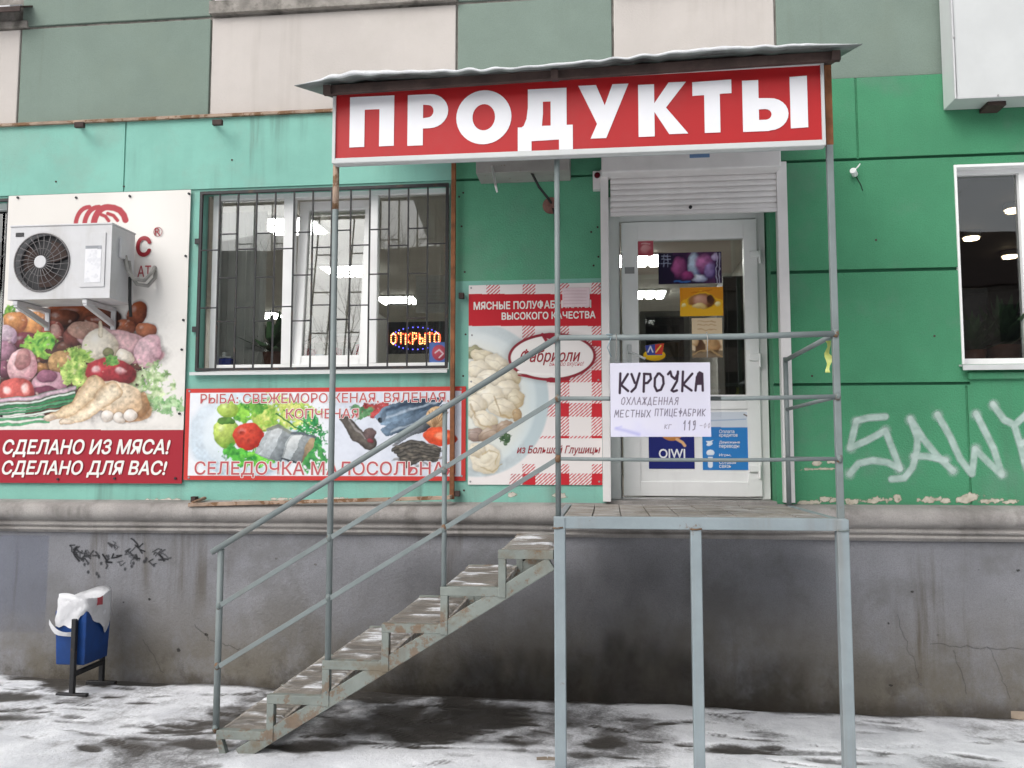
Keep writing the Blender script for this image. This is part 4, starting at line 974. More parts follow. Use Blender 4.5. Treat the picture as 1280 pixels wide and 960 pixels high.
# canopy: corrugated sheet falling to the front, steel bearers, snow on top
YR0, YR1 = -1.66, -.02
ra, rb = at(368, 103, YR0), at(1078, 54, YR0)
RISE = .50
xa, xb = ra.x, rb.x; zl_, zr_ = ra.z, rb.z; zf = (zl_ + zr_) / 2
def roofz(x, y):
    s_ = (y - YR0) / (YR1 - YR0); u = (x - xa) / (xb - xa)
    wv = min(1, max(0, (u - .03) / .05)) * min(1, max(0, (.90 - u) / .05))
    return zl_ + (zr_ - zl_) * u + RISE * s_ + wv * (.0034 + .003 * math.sin(u * 23)) * math.sin((x - xa) * 2 * math.pi / .155) + .012 * math.sin(u * 9 + 1) * (1 - s_) - .03 * max(0, .10 - u) / .10 * (1 - s_)
nx_, ny_ = 220, 8
for nm, off0, off1, m, y00 in (('canopy_roof', 0, .004, M['roofsheet'], YR0), ('snow', .005, .034, M['roofsnow'], YR0 + .012)):
    vs = []
    for lay in (off0, off1):
        for j in range(ny_ + 1):
            y = y00 + (YR1 - y00) * j / ny_
            for i in range(nx_ + 1):
                x = xa + (xb - xa) * i / nx_; zz = roofz(x, y)
                if nm == 'snow':
                    ed = min(1, min(x - xa, xb - x) / .25)
                    x = xa + .02 + (xb - xa - .04) * i / nx_
                    zz = roofz(x, y) + (lay if lay == off0 else off0 + (off1 - off0) * max(.1, ed) * (.55 + .5 * mnoise.noise(Vector((x * 2.3, y * 2, 3))) + .35 * abs(mnoise.noise(Vector((x * 9, 1, 5))))))
                else: zz += lay
                vs.append((x, y, zz))
    P = nx_ + 1; N = P * (ny_ + 1); fs = []
    for j in range(ny_):
        for i in range(nx_):
            a = j * P + i; fs += [(a, a + P, a + P + 1, a + 1), (N + a, N + a + 1, N + a + P + 1, N + a + P)]
    for i in range(nx_): fs += [(i, i + 1, N + i + 1, N + i), (ny_ * P + i + 1, ny_ * P + i, N + ny_ * P + i, N + ny_ * P + i + 1)]
    for j in range(ny_): fs += [(j * P + P, j * P, N + j * P, N + j * P + P), (j * P + nx_, j * P + P + nx_, N + j * P + P + nx_, N + j * P + nx_)]
    k = MB(); k.shared(vs, fs, 0, True); o = k.build(nm, m, porch)
    if nm == 'canopy_roof': roof = o
    else: o.parent = roof
zb1 = lambda x, y: roofz(x, y) - .035
for x in (xp1, xp3, xp4):
    k = MB(); k.bar((x, YR0 + .05, zl_ + (zr_ - zl_) * (x - xa) / (xb - xa) - .045 + RISE * .03), (x, YR1, zl_ + (zr_ - zl_) * (x - xa) / (xb - xa) - .045 + RISE), .04, .05); k.build('rafter', M['darksteel'], porch, .003)
k = MB(); k.bar((xp1 - .02, YF + .0, Z(421, 118) + .03), (xp4 + .02, YF + .0, Z(1040, 74) + .03), .045, .06); k.build('bearer', M['darksteel'], porch, .003)
k = MB(); k.bar((xp1 - .03, YR0 + .09, zl_ + (zr_ - zl_) * (xp1 - xa) / (xb - xa) - .02), (xp4 + .03, YR0 + .09, zl_ + (zr_ - zl_) * (xp4 - xa) / (xb - xa) - .02), .03, .05); k.build('bearer', M['darksteel'], porch, .003)

# ================================================================== RED SIGN
YSg = -1.50
sign = thing('shop_sign', 'long red light box sign with white letters under the canopy', 'sign')
# the box follows the slight tilt of its two ends
A0, A1 = at(416, 110.5, YSg), at(414.5, 204, YSg); B0, B1 = at(1030, 75.5, YSg), at(1032.5, 181, YSg)
sX0, sX1 = (A0.x + A1.x) / 2, (B0.x + B1.x) / 2
zt0, zb0, zt1, zb1_ = A0.z, A1.z, B0.z, B1.z
def sgz(x, f): 
    u = (x - sX0) / (sX1 - sX0); t_, b_ = zt0 + (zt1 - zt0) * u, zb0 + (zb1_ - zb0) * u; return t_ + (b_ - t_) * f
def hex4(k, x0, x1, f0, f1, y0, y1, m=0):
    k.hexa([(x0, y0, sgz(x0, f1)), (x1, y0, sgz(x1, f1)), (x1, y1, sgz(x1, f1)), (x0, y1, sgz(x0, f1)), (x0, y0, sgz(x0, f0)), (x1, y0, sgz(x1, f0)), (x1, y1, sgz(x1, f0)), (x0, y1, sgz(x0, f0))], m)
k = MB(); hex4(k, sX0 + .01, sX1 - .01, .03, .97, YSg + .012, YSg + .062); k.build('face', M['red'], sign, 0)
k = MB()
for x0, x1, f0, f1 in ((sX0, sX0 + .018, 0, 1), (sX1 - .018, sX1, 0, 1), (sX0 + .018, sX1 - .018, 0, .045), (sX0 + .018, sX1 - .018, .935, 1)): hex4(k, x0, x1, f0, f1, YSg, YSg + .066)
k.build('frame', M['white'], sign, .003)
def arc(cx, cy, rx, ry, a0, a1, n=14): return [(cx + rx * math.cos(R(a0 + (a1 - a0) * i / n)), cy + ry * math.sin(R(a0 + (a1 - a0) * i / n))) for i in range(n + 1)]
GL = [
    ((436.6, 119.6, 492, 182.5), [[(0, 0), (.335, 0), (.335, .74), (.67, .74), (.67, 0), (1, 0), (1, 1), (0, 1)]]),
    ((509, 117, 559.8, 180.5), [[(0, 0), (.38, 0), (.38, .33)] + arc(.55, .665, .45, .335, -90, 90) + [(0, 1)], [(.38, .53)] + arc(.50, .665, .14, .125, -90, 90, 8) + [(.38, .80)]]),
    ((570, 112, 639, 179.5), [arc(.5, .5, .5, .5, 0, 360, 40)[:-1], arc(.5, .5, .205, .245, 0, 360, 30)[:-1]]),
    ((647, 110, 715.8, 187), [[(0, 0), (.25, 0), (.25, .155), (.75, .165), (.75, 0), (1, 0), (1, .395), (.89, .395), (.89, 1), (.185, 1), (.185, .70), (.16, .52), (.11, .41), (.07, .385), (0, .385)], [(.44, .395), (.60, .395), (.60, .79), (.46, .79), (.46, .60)]]),
    ((723, 105, 786, 171.8), [[(.24, 0), (.55, 0), (1, 1), (.68, 1), (.525, .61), (.355, 1), (0, 1), (.37, .27)]]),
    ((798, 102.5, 860, 169.2), [[(0, 0), (.325, 0), (.325, .46), (.62, .03), (1, .03), (.56, .53), (.97, 1), (.62, 1), (.325, .62), (.325, .98), (0, .98)]]),
    ((866, 99.5, 915, 165), [[(.30, 0), (.70, 0), (.70, .735), (1, .74), (1, 1), (0, .98), (0, .72), (.30, .725)]]),
    ((928.5, 95.5, 1010, 162.5), [[(0, 0), (.40, 0)] + arc(.42, .31, .285, .30, -90, 90, 12) + [(.25, .62), (.25, .96), (0, .96)], [(.25, .21)] + arc(.355, .31, .09, .10, -90, 90, 8) + [(.25, .41)], [(.735, .03), (1, .04), (1, 1), (.735, .99)]]),
]
for (x0, y0, x1, y1), polys in GL:
    a, b = at(x0, (y0 + y1) / 2, YSg).x, at(x1, (y0 + y1) / 2, YSg).x; xm = (x0 + x1) / 2
    outline(polys, (a, b, at(xm, y1, YSg).z, at(xm, y0, YSg).z), YSg + .0115, M['letter'], sign, 'letter', .003)

# ================================================================== BANNERS AND BOARDS ON THE WALL
def grommets(b, Y, xs, zs, parent, m=None):
    for x in xs:
        for z in zs:
            pass
YBN = -.012
# --- large meat banner
bn = thing('meat_banner', 'large vinyl banner picturing meat and vegetables behind the air conditioner', 'banner')
bb = (at(6, 420, YBN).x, at(233, 420, YBN).x, at(115, 604, YBN).z, at(130, 241, YBN).z)
bb = (at(3, 420, YBN).x, bb[1], bb[2], bb[3])
s = Sheet(bb, YBN, .0045, 'd9d5cf', sag=.006)
s.put(np.clip((vnoise(s.PX, s.PY, 60, 2) - .35) * .5, 0, .25), 'c9c3bd')
s.ell(190, 400, 60, 190, 0, 'e9e6e1', 'dcd8d2', soft=.8)
s.warp(3.6, 20)
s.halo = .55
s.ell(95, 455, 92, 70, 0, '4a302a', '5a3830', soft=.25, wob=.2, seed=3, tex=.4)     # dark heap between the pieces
rr_ = random.Random(12); meat = ['8a4632', '6a3226', 'a0584a', 'b8848a', '5a2a2c', 'c49a8a', '7a4a3a', '94606a', 'a8763f', '4c2622']
for i in range(70):
    u_, v_ = rr_.uniform(2, 190), rr_.uniform(388, 515); cc_ = rr_.choice(meat)
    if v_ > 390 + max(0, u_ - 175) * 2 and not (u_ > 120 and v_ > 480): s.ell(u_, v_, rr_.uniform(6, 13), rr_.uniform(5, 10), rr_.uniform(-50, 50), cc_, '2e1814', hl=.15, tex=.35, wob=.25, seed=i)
s.leaf(14, 395, 10, 16, '86b83c', '2c6a22', 2, .8)
for a in [(105, 392, 48, 14, 5, 'a5552f', '2f1512'), (42, 405, 23, 16, 8, 'd99a4e', '8a4526'), (20, 402, 16, 14, 0, 'c98a48', '80401f'), (78, 398, 24, 12, -10, '8e4a2c', '2a1410'), (172, 392, 12, 17, 20, 'b0603a', '5a2416'), (155, 409, 16, 10, 0, 'c9744a', '6f2f1a'), (183, 413, 13, 10, 12, 'c9764a', '7a3a20'), (128, 404, 22, 9, 5, '8a3f24', '3a1a12')]:
    s.ell(*a[:5], a[5], a[6], hl=.35, tex=.18, seed=int(a[0]))
s.ell(68, 415, 15, 14, 0, 'b05848', '5c2420', tex=.2); s.ell(70, 414, 8, 9, 10, 'd9b3a5', '9a5850'); s.ell(94, 421, 14, 13, 0, 'a0564a', '4c201c', tex=.25)
s.ell(152, 432, 56, 19, 14, 'd9b2b4', 'b07c86', tex=.12, seed=9); s.ell(108, 414, 22, 11, 8, 'c9a08c', '96665a', tex=.1); s.ell(186, 440, 17, 22, 15, 'd8b4bb', 'b88a96', tex=.2, seed=4)
s.ell(32, 425, 19, 11, 0, '7a3040', '3a1420', hl=.3); s.ell(10, 418, 14, 12, 0, 'c9b4c0', '8a6a80', tex=.4); s.ell(10, 442, 12, 16, 0, 'a07488', '4c2436', tex=.4, seed=3); s.ell(5, 462, 9, 10, 0, '8a5068', '4c2030', tex=.4)
s.ell(126, 434, 22, 23, 0, 'ece6d8', 'b3a48c', hl=.4); s.limb([(125, 420), (125, 404)], 7, 'e4dcc8', 'b8a888', 5)
s.ell(134, 442, 7, 6, 0, '8a8a60', '55583a'); s.ell(156, 446, 12, 10, 0, 'ece4d6', 'b5a690', hl=.4)
s.leaf(48, 432, 19, 15, 'a4d24a', '3f8a2c', 5, .85); s.leaf(60, 427, 9, 8, '7fc03a', '2f7a24', 6, .9)
s.ell(80, 454, 21, 15, 0, 'c29a62', '7a5030', tex=.5, seed=7)
s.ell(28, 458, 18, 22, 8, 'e0b8ba', 'a8707a', tex=.15); s.ell(29, 449, 9, 13, 12, 'b0807c', '8a5458'); s.ell(62, 480, 22, 17, -6, 'd4a8b4', '8e5a70', tex=.25); s.ell(58, 470, 12, 9, 0, '9a6078', '6a3850'); s.ell(56, 490, 16, 7, 0, '70304a', '4c2036')
s.leaf(96, 462, 20, 24, 'cfe07a', '6a9c34', 8, .85); s.leaf(104, 445, 12, 10, 'b4d460', '5a9030', 9, .8)
s.leaf(185, 480, 26, 26, 'cfdcb0', '6f9a54', 12, .55); s.leaf(200, 505, 28, 10, 'a8c890', '5f9a58', 13, .5); s.leaf(215, 508, 14, 8, 'b4d0a0', '7aa870', 14, .4)
s.ell(139, 466, 31, 18, 4, 'c4303c', '6a1018', hl=.0); s.ell(122, 462, 6, 5, 0, 'ecc8c8', 'd07078', soft=.5); s.ell(152, 464, 6, 4, 0, 'ecc8c8', 'd07078', soft=.5); s.ell(139, 473, 28, 10, 0, 'a82030', '701420', soft=.4, op=.6); s.leaf(140, 452, 9, 7, '7cb050', '3c7a30', 3, .9, grain=4)
s.ell(21, 489, 22, 17, 0, 'd05a52', '8a2c2c', hl=0); s.ell(10, 488, 5, 5, 0, 'f0d0cc', 'd88078', soft=.6); s.ell(32, 486, 5, 6, 0, 'f0d0cc', 'd88078', soft=.6)
s.put(np.clip((s.PY - 524 + (s.PX - 60) * -.02) / 6, 0, 1) * (s.PX > 0), 'd6d2cc')
for y0, cc, w_ in ((503, '2c7a4a', 5), (508, '4a9a68', 4), (499, 'cfd8d0', 3), (494, 'c8a8b8', 6), (512, '307a50', 3), (517, 'e0e4dc', 3)): s.limb([(-2, y0 + 8), (40, y0 + 2), (95, y0 - 8)], w_, cc, '2a5a40')
for y0 in (524, 530): s.limb([(-2, y0 + 2), (60, y0 - 2)], 3.5, '4f9a6a', '3a7850')
s.ell(160, 510, 30, 17, 10, 'd8b890', 'a8805a', tex=.1); s.ell(178, 506, 9, 16, 10, 'd2a878', '96683f', tex=.1)
s.ell(148, 498, 32, 22, 14, 'eadcc2', 'c4a27c', tex=.1, seed=2); s.limb([(120, 482), (95, 510), (62, 523)], 24, 'dfc8a4', 'b08a60', 8, .1); s.limb([(140, 488), (110, 515), (78, 528)], 24, 'e8d8bc', 'bd9a70', 8, .1); s.ell(63, 523, 8, 4, -10, 'e0d0bc', 'b89a80'); s.ell(84, 528, 9, 4, 0, 'e6d8c4', 'c0a488')
for x, y in ((135, 520), (150, 522), (164, 519)): s.ell(x, y, 8, 7.5, 0, 'efe9e2', 'b5a698', hl=.3)
s.unwarp()
for i in range(60): s.ell(rr_.uniform(4, 190), rr_.uniform(392, 500), rr_.uniform(1, 2.6), rr_.uniform(.7, 1.6), rr_.uniform(-60, 60), 'e8d8cc', 'c8a89a', soft=.9, op=rr_.uniform(.15, .45))
s.mottle(.38, .12, np.clip((s.PY - 380) / 10, 0, 1) * np.clip((240 - s.PX) / 30, 0, 1))
s.put((s.PY > 537.3).astype(float), '9c1f2e')
# red swirl of the maker's emblem above the air conditioner
swoop = lambda x0, x1, x2, y2: [(x0 + (x1 - x0) * t ** 1.7, 281 - 22 * math.sin(t * 1.57)) for t in [i / 8 for i in range(9)]]
for pts, wd in ((swoop(95, 112, 0, 0), 5.5), (swoop(106, 124, 0, 0), 6), (swoop(117.5, 135, 0, 0) + [(143, 260), (150, 263), (155, 269), (157, 275)], 8), ([(127, 268.5), (132, 270.5), (136, 276)], 4.5), ([(135, 267), (142, 269.5), (147, 275.5)], 4.5)): s.line(pts, wd, 'a8323c', .8)
s.build('vinyl_sheet', M['printm'], bn, .004)
yt = YBN - .009
letters('СДЕЛАНО ИЗ МЯСА!', rect(3.5, 549, 213, 571.5, yt), yt, M['cream'], bn, .025, .22)
letters('СДЕЛАНО ДЛЯ ВАС!', rect(2.5, 575.5, 209, 597, yt), yt, M['cream'], bn, .025, .22)
letters('С', rect(170, 295, 189, 321, yt), yt, M['darkred'], bn, .04)
letters('АТ', rect(172, 332, 188.5, 346, yt), yt, M['softred'], bn, .005)
letters('R', rect(193.5, 285, 200.5, 294.5, yt), yt, M['darkred'], bn, -.005)
p = at(197.3, 289.7, yt); k = MB(); n = 28
k.tube([(p.x + .033 * math.cos(2 * math.pi * i / n), yt, p.z + .034 * math.sin(2 * math.pi * i / n)) for i in range(n + 1)], .0022, 5, cap=False); k.build('emblem_ring', M['darkred'], bn)
for px, py in ((22, 247), (95, 247), (162, 245), (236, 242), (232, 320), (229, 400), (227, 437), (224, 517), (72, 599), (143, 598), (219, 598), (1, 520)):
    p = at(px, py, YBN - .01); k = MB(); k.cyl((p.x, YBN - .014, p.z), (p.x, YBN + .006, p.z), .009, 10); k.build('eyelet', M['darkplastic'], bn)
# --- fish board
fb = thing('fish_board', 'red bordered board picturing herring and fish under the shop window', 'sign board')
fbx = (at(231, 545, YBN).x, at(582, 540, YBN).x, at(406, 600.5, YBN).z, at(406, 484.5, YBN).z)
s = Sheet(fbx, YBN, .0042, 'dfe1e6')
s.put(np.clip((s.PX - 405) / 20, 0, 1) * .8, 'cfd4e0'); s.put(np.clip((vnoise(s.PX, s.PY, 18, 6) - .45) * 1.2, 0, .5) * (s.PX > 410), 'b4bac8')
s.warp(2.6, 11)
s.ell(305, 545, 70, 55, 0, 'd2dbe2', 'b4c4d0', soft=.12); s.ell(312, 545, 58, 46, 0, 'dfe6ea', 'c4d0d8', soft=.1)
s.leaf(300, 515, 22, 14, '8fc84a', '2f7a2a', 3, .8); s.ell(285, 512, 13, 11, 0, 'bcd06a', '7a9a34', hl=.2, tex=.15); s.ell(331, 522, 16, 17, 0, 'c8d66a', '80a03a', hl=.3, tex=.15); s.ell(283, 541, 17, 19, 0, 'c4d46e', '6f9430', hl=.3, tex=.15); s.ell(283, 526, 11, 4, 0, '5f8a3a', '3c6a24', tex=.4)
s.leaf(355, 520, 40, 22, 'd8dc80', '7aac40', 4, .6); s.leaf(388, 545, 20, 26, '4fa860', '1f7a44', 8, .55, grain=5); s.leaf(366, 516, 14, 12, 'e4e090', 'a8bc50', 9, .7); s.leaf(322, 508, 14, 9, '7cb848', '3a8430', 10, .8)
for a in (([(345, 517), (372, 535), (395, 550)], 2), ([(355, 512), (385, 530), (402, 540)], 1.5)): s.line(a[0], a[1], '2c6a34', .7)
s.leaf(312, 572, 34, 11, '7cd04a', '2c8a34', 6, .85); s.leaf(290, 565, 14, 10, '5fbc44', '2a7a30', 7, .8); s.leaf(392, 572, 16, 16, '5fae5a', '2a7a44', 16, .6)
s.ell(310.5, 545, 19.5, 17, 0, 'd8503a', 'a02218', hl=.2, tex=.1)
for x, y in ((304, 541), (316, 540), (311, 551), (303, 550)): s.ell(x, y, 3.5, 3, 0, '9c3020', 'b84030', soft=.5)
zf5 = lambda L: [(220 + x / 3.368, 470 + y / 3.368) for x, y in L]
s.grad(zf5([(385, 225), (420, 205), (470, 222), (498, 240), (480, 300), (440, 362), (395, 350), (335, 328), (350, 280), (372, 245)]), 'aeb4b6', '38454e', (330, 540), (366, 575), .25, 3)
s.grad(zf5([(405, 215), (450, 215), (425, 290), (395, 345), (350, 330), (380, 270)]), 'c6cacb', '8d979d', (338, 540), (352, 570), .2, 4)
s.line(zf5([(385, 225), (430, 210), (495, 240)]), 4, '7c8078', 1.2)
s.grad(zf5([(490, 240), (540, 242), (588, 258), (575, 305), (545, 345), (520, 372), (470, 362), (440, 348), (462, 285)]), 'a9afb0', '3a444c', (362, 545), (390, 580), .25, 6)
s.grad(zf5([(492, 250), (535, 248), (505, 310), (480, 358), (448, 345), (470, 290)]), 'd0d3d2', '98a2a8', (360, 550), (372, 575), .15, 7)
s.grad(zf5([(588, 258), (575, 305), (545, 345), (525, 372), (540, 300), (560, 262)]), 'ad9676', '6a5a4c', (390, 548), (378, 580), .3, 9)
s.line(zf5([(490, 240), (540, 243), (588, 258)]), 3, '59636a', 1.2); s.line(zf5([(442, 350), (490, 360), (520, 372)]), 2, '2a3238', 1.2)
s.limb([(430, 524), (448, 545), (462, 553)], 13, '5c5650', '3a3432', 20, .5); s.limb([(436, 526), (456, 548)], 3, '8c8684', '5a5654'); s.ell(462, 542, 8, 8, 0, '6a5a58', '4a3a3c', tex=.5); s.ell(464, 551, 4, 3, 0, '8a4048', '5a2a30')
s.leaf(468, 512, 18, 10, 'c05050', '6a2a2a', 5, .8); s.leaf(452, 515, 14, 9, '6a9a6a', '2f5a3a', 6, .7)
s.grad([(468, 522), (480, 508), (510, 499), (545, 497), (556, 500), (548, 508), (520, 520), (492, 531), (476, 532)], '7f97ad', '3a4c5e', (490, 530), (510, 500), .3, 3)
s.line([(478, 524), (510, 512), (545, 503)], 3, 'aebccb', 2, .7); s.line([(484, 512), (515, 503), (548, 500)], 4, '24344a', 2.5, .8); s.ell(475, 526, 3.2, 3.2, 0, '0c0c10', '303438'); s.ell(480, 520, 4, 8, 20, '5a6a7c', '3a4858', soft=.5, op=.7)
s.grad([(474, 538), (486, 530), (520, 519), (553, 506), (550, 514), (525, 530), (498, 542), (482, 545)], '6f8499', '1e2b3a', (500, 526), (508, 540), .35, 5)
s.line([(488, 540), (520, 528), (548, 513)], 2.2, 'b0bcc8', 1.6, .7); s.grad([(490, 552), (515, 538), (548, 522), (540, 534), (515, 546), (498, 556)], '8d939a', '2e3238', (505, 540), (515, 552), .4, 8)
s.ell(546, 523, 13, 15, 15, 'd8b890', 'a07c58')
for i in range(7): s.line([(541, 536), (536 + i * 4, 510 + abs(i - 3) * 2)], 1, '8a6848', .6)
s.ell(549, 546, 22, 11, 6, 'e8603a', 'b83a20', tex=.15); s.ell(553, 545, 9, 4, 0, 'f0a080', 'e07850', soft=.5)
for i in range(6): s.limb([(492 + i * 3, 562 + i * 4), (515 + i * 3, 553 + i * 4), (550 - i, 560 + i * 3)], 6, '5a5650', '17181a', 4, .4, i)
for i in range(26): s.ell(494 + (i * 37 % 60), 556 + (i * 23 % 28), 4 + i % 3, 1.6, -15 + (i * 31 % 40), '8a8276' if i % 3 else '3a3430', '3a3632', soft=.6, op=.7)
s.unwarp(); s.mottle(.32, .0)
d4 = np.minimum(np.minimum(s.GX - s.X0, s.X1 - s.GX), np.minimum(s.GZ - s.Z0, s.Z1 - s.GZ))
s.put((d4 < .030).astype(float), 'c13a35')
s.build('panel', M['printm'], fb, .006)
yt = YBN - .0008
def lined(body, b4, bold, m='softred'):
    letters(body, b4, yt, M['cream'], fb, bold + .035, 0, .0004, 'letter_outline'); letters(body, (b4[0] + .004, b4[1] - .004, b4[2] + .004, b4[3] - .004), yt - .0005, M[m], fb, bold, 0, .0004)
lined('РЫБА: СВЕЖЕМОРОЖЕНАЯ, ВЯЛЕНАЯ,', rect(250, 490.5, 562, 506, yt), .008)
lined('КОПЧЕНАЯ', rect(357, 510, 449, 524, yt), .008)
lined('СЕЛЕДОЧКА МАЛОСОЛЬНАЯ', rect(242.5, 576, 570, 598, yt), .012)
for px, py in ((237, 489), (576, 486), (236, 597), (577, 595)):
    p = at(px, py, YBN); k = MB(); k.cyl((p.x, YBN - .004, p.z), (p.x, YBN + .004, p.z), .008, 10); k.build('screw', M['porch'], fb)
# --- dumpling board
db = thing('dumpling_board', 'red checked board picturing dumplings on a plate beside the door', 'sign board')
dbx = (at(585.5, 480, YBN).x, at(752, 480, YBN).x, at(668, 606, YBN).z, at(668, 355, YBN).z)
s = Sheet(dbx, YBN, .0034, 'e4dedc')
cx_ = [(608, 625), (653, 669), (698, 711.5), (739.5, 753)]; cy_ = [(425, 433), (462.5, 478), (504, 521), (545, 560), (592, 607)]
band = lambda v, L: sum(((v > a) & (v < b)).astype(float) for a, b in L)
incol = band(s.PX, cx_); inrow = band(s.PY, [(355, 367)] * 0 + cy_ + [(395, 404)])
hatch = (np.mod(s.PX * .9 + s.PY, 4.2) < 2.1).astype(float)
reg = ((s.PX > 640) & (s.PY < 548)) | (s.PY > 580) & (s.PX > 636 + (607 - s.PY) * .2) | (s.PY < 368)
s.put(np.clip(incol + inrow, 0, 1) * hatch * reg, 'c8646a'); s.put(incol * inrow * reg, 'c02832')
s.put((s.PY > 367.5) * (s.PY < 407.5) * 1.0, 'bd1f2c')
plm = (s.PY > 408) * 1.0
PXs = s.C.copy()
s.ell(596, 500, 90, 96, 0, 'd9e0e0', 'b8c6ca', soft=.03); s.ell(592, 500, 78, 84, 0, 'e6eae8', 'cdd7d8', soft=.06); s.ell(588, 505, 70, 76, 0, 'e8e6dc', 'd4d8d2', soft=.2)
s.C = s.C * plm[..., None] + PXs * (1 - plm[..., None])
s.warp(2.4, 9)
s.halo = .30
rr_ = random.Random(4)
for a in [(592, 441, 14, 8, 10, 'b4b080', '7a7848'), (604, 447, 16, 9, 15, 'e8dcb8', 'c2ac7c'), (622, 456, 17, 11, 25, 'ece4cc', 'c8b48a'), (598, 462, 16, 12, 5, 'efe8d4', 'cbb88e'), (636, 470, 15, 12, 35, 'eae0c4', 'bfa878'), (614, 474, 18, 12, 10, 'f2ecdc', 'd0be98'), (594, 484, 14, 13, 20, 'f0e9d8', 'cdbb94'), (632, 488, 17, 12, -10, 'efe7d2', 'c9b48a'), (612, 496, 17, 14, -15, 'f3eede', 'd2c19c'), (644, 500, 10, 13, 10, 'e6dab8', 'b89e6a'), (594, 508, 14, 14, 30, 'efe7d4', 'c9b68e'), (629, 511, 17, 12, 15, 'ede4cc', 'c4ae82'), (646, 519, 6, 8, 0, 'c8a468', '9c7c4c'), (607, 526, 17, 11, 25, 'f0e8d4', 'c6b286'), (594, 543, 13, 9, 0, 'b89c8c', '84685a'), (614, 541, 17, 8, -25, 'c4aa90', '917459'), (631, 533, 12, 7, -30, 'bfa284', '8c6e50'), (608, 574, 19, 18, 0, 'f1ebda', 'cdbd98'), (597, 563, 11, 9, 30, 'e9dfc8', 'c2ae86')]:
    s.ell(*a[:5], a[5], a[6], hl=.2, tex=.10, wob=.16, seed=int(a[0] + a[1]))
    x_, y_, rx_, ry_, an_ = a[:5]; ca_, sa_ = math.cos(R(an_)), math.sin(R(an_))
    for f_ in (-.15, .35):
        s.line([(x_ + (u * rx_ * .8) * ca_ - (f_ + .25 * math.sin(u * 2.2 + f_ * 6)) * ry_ * sa_, y_ + (u * rx_ * .8) * sa_ + (f_ + .25 * math.sin(u * 2.2 + f_ * 6)) * ry_ * ca_) for u in (-1, -.5, 0, .5, 1)], 1.1, a[6], 1.2, .55)
s.ell(608, 573, 9, 7, 0, 'e6dfc8', 'd0c09c', soft=.3)
s.line([(587, 505), (600, 530), (615, 535)], 2.2, 'b8985c', 1.2, .7); s.line([(618, 495), (626, 520), (640, 522)], 2.2, 'b0904c', 1.2, .7); s.line([(600, 585), (615, 589), (628, 580)], 1.8, 'b09860', 1, .7); s.line([(602, 568), (612, 562), (622, 568), (620, 580)], 1.6, 'c0a870', 1, .8)
s.unwarp(); s.mottle(.12, .32, ((s.PX < 655) & (s.PY > 410)).astype(float))
s.leaf(632, 548, 7, 8, '4f6a48', '2f4a34', 4, .7, grain=4)
# emblem: a plate outline with lettering, fork below
s.ell(690, 446, 55, 30, -2, '8f2030', '8f2030', soft=.02); s.ell(690, 446, 51.5, 26.5, -2, 'ece8e4', 'e4dedc', soft=.02)
s.line([(678, 418), (683, 426), (694, 428)], 4, '8f2030', .8); s.ell(688, 420, 7, 4, 5, '8f2030', '8f2030', soft=.1); s.line([(648, 469), (668, 473), (688, 476)], 1.8, '8f2030', .6); s.line([(648, 465), (665, 467), (690, 468)], 3, 'ece8e4', .6); s.ell(690, 475, 8, 3.2, 3, '8f2030', '8f2030', soft=.1); s.line([(690, 475), (712, 474)], 2.2, '8f2030', .8)
s.build('panel', M['printm'], db, .006)
letters('МЯСНЫЕ ПОЛУФАБРИКАТЫ', rect(592, 375.5, 739, 386.5, yt), yt, M['cream'], db, .03)
letters('ВЫСОКОГО КАЧЕСТВА', rect(627, 389.5, 744.5, 399, yt), yt, M['cream'], db, .03)
letters('Фабриоли', rect(650.5, 436, 725.5, 456.5, yt), yt, M['darkred'], db, .012, .3)
letters('Быстро вкусно!', rect(686.5, 451.5, 730, 459, yt), yt, M['softred'], db, .0, .35)
letters('из Большой Глушицы', rect(646, 556.5, 750.5, 569.5, yt), yt, M['darkred'], db, .012, .3)
for px, py in ((589, 360), (749, 358), (590, 419), (589, 477), (588, 602), (749, 602), (748, 475)):
    p = at(px, py, YBN); k = MB(); k.cyl((p.x, YBN - .004, p.z), (p.x, YBN + .004, p.z), .007, 10); k.build('screw', sg, db)
# paper scrap left on it
s = Sheet((at(703, 375, YBN).x, at(737, 375, YBN).x, at(720, 384, YBN).z, at(720, 360, YBN).z), YBN - .006, .004, 'd8c4c8')
for i in range(5): s.line([(705, 364 + i * 4), (733, 363.5 + i * 4)], .8, 'b8909a', .6, .6)
tag(s.build('paper_scrap', M['paper'], None, .002, shape=lambda q: -.006 * np.sin((q.GX - q.X0) * 25) * np.sin((q.GZ - q.Z0) * 20)), 'faded pink paper scrap stuck on the dumpling board', 'paper')

# ================================================================== AIR CONDITIONER
YA = -.40
ac = thing('air_conditioner', 'white outdoor air conditioner unit with round black fan on the meat banner', 'air conditioner')
ax0, ax1 = at(11.5, 330, YA).x, at(138.5, 330, YA).x; az0, az1 = at(75, 373.5, YA).z, at(75, 282.5, YA).z
p = at(52.5, 328, YA); fcx, fcz, fr_ = p.x, p.z, .208
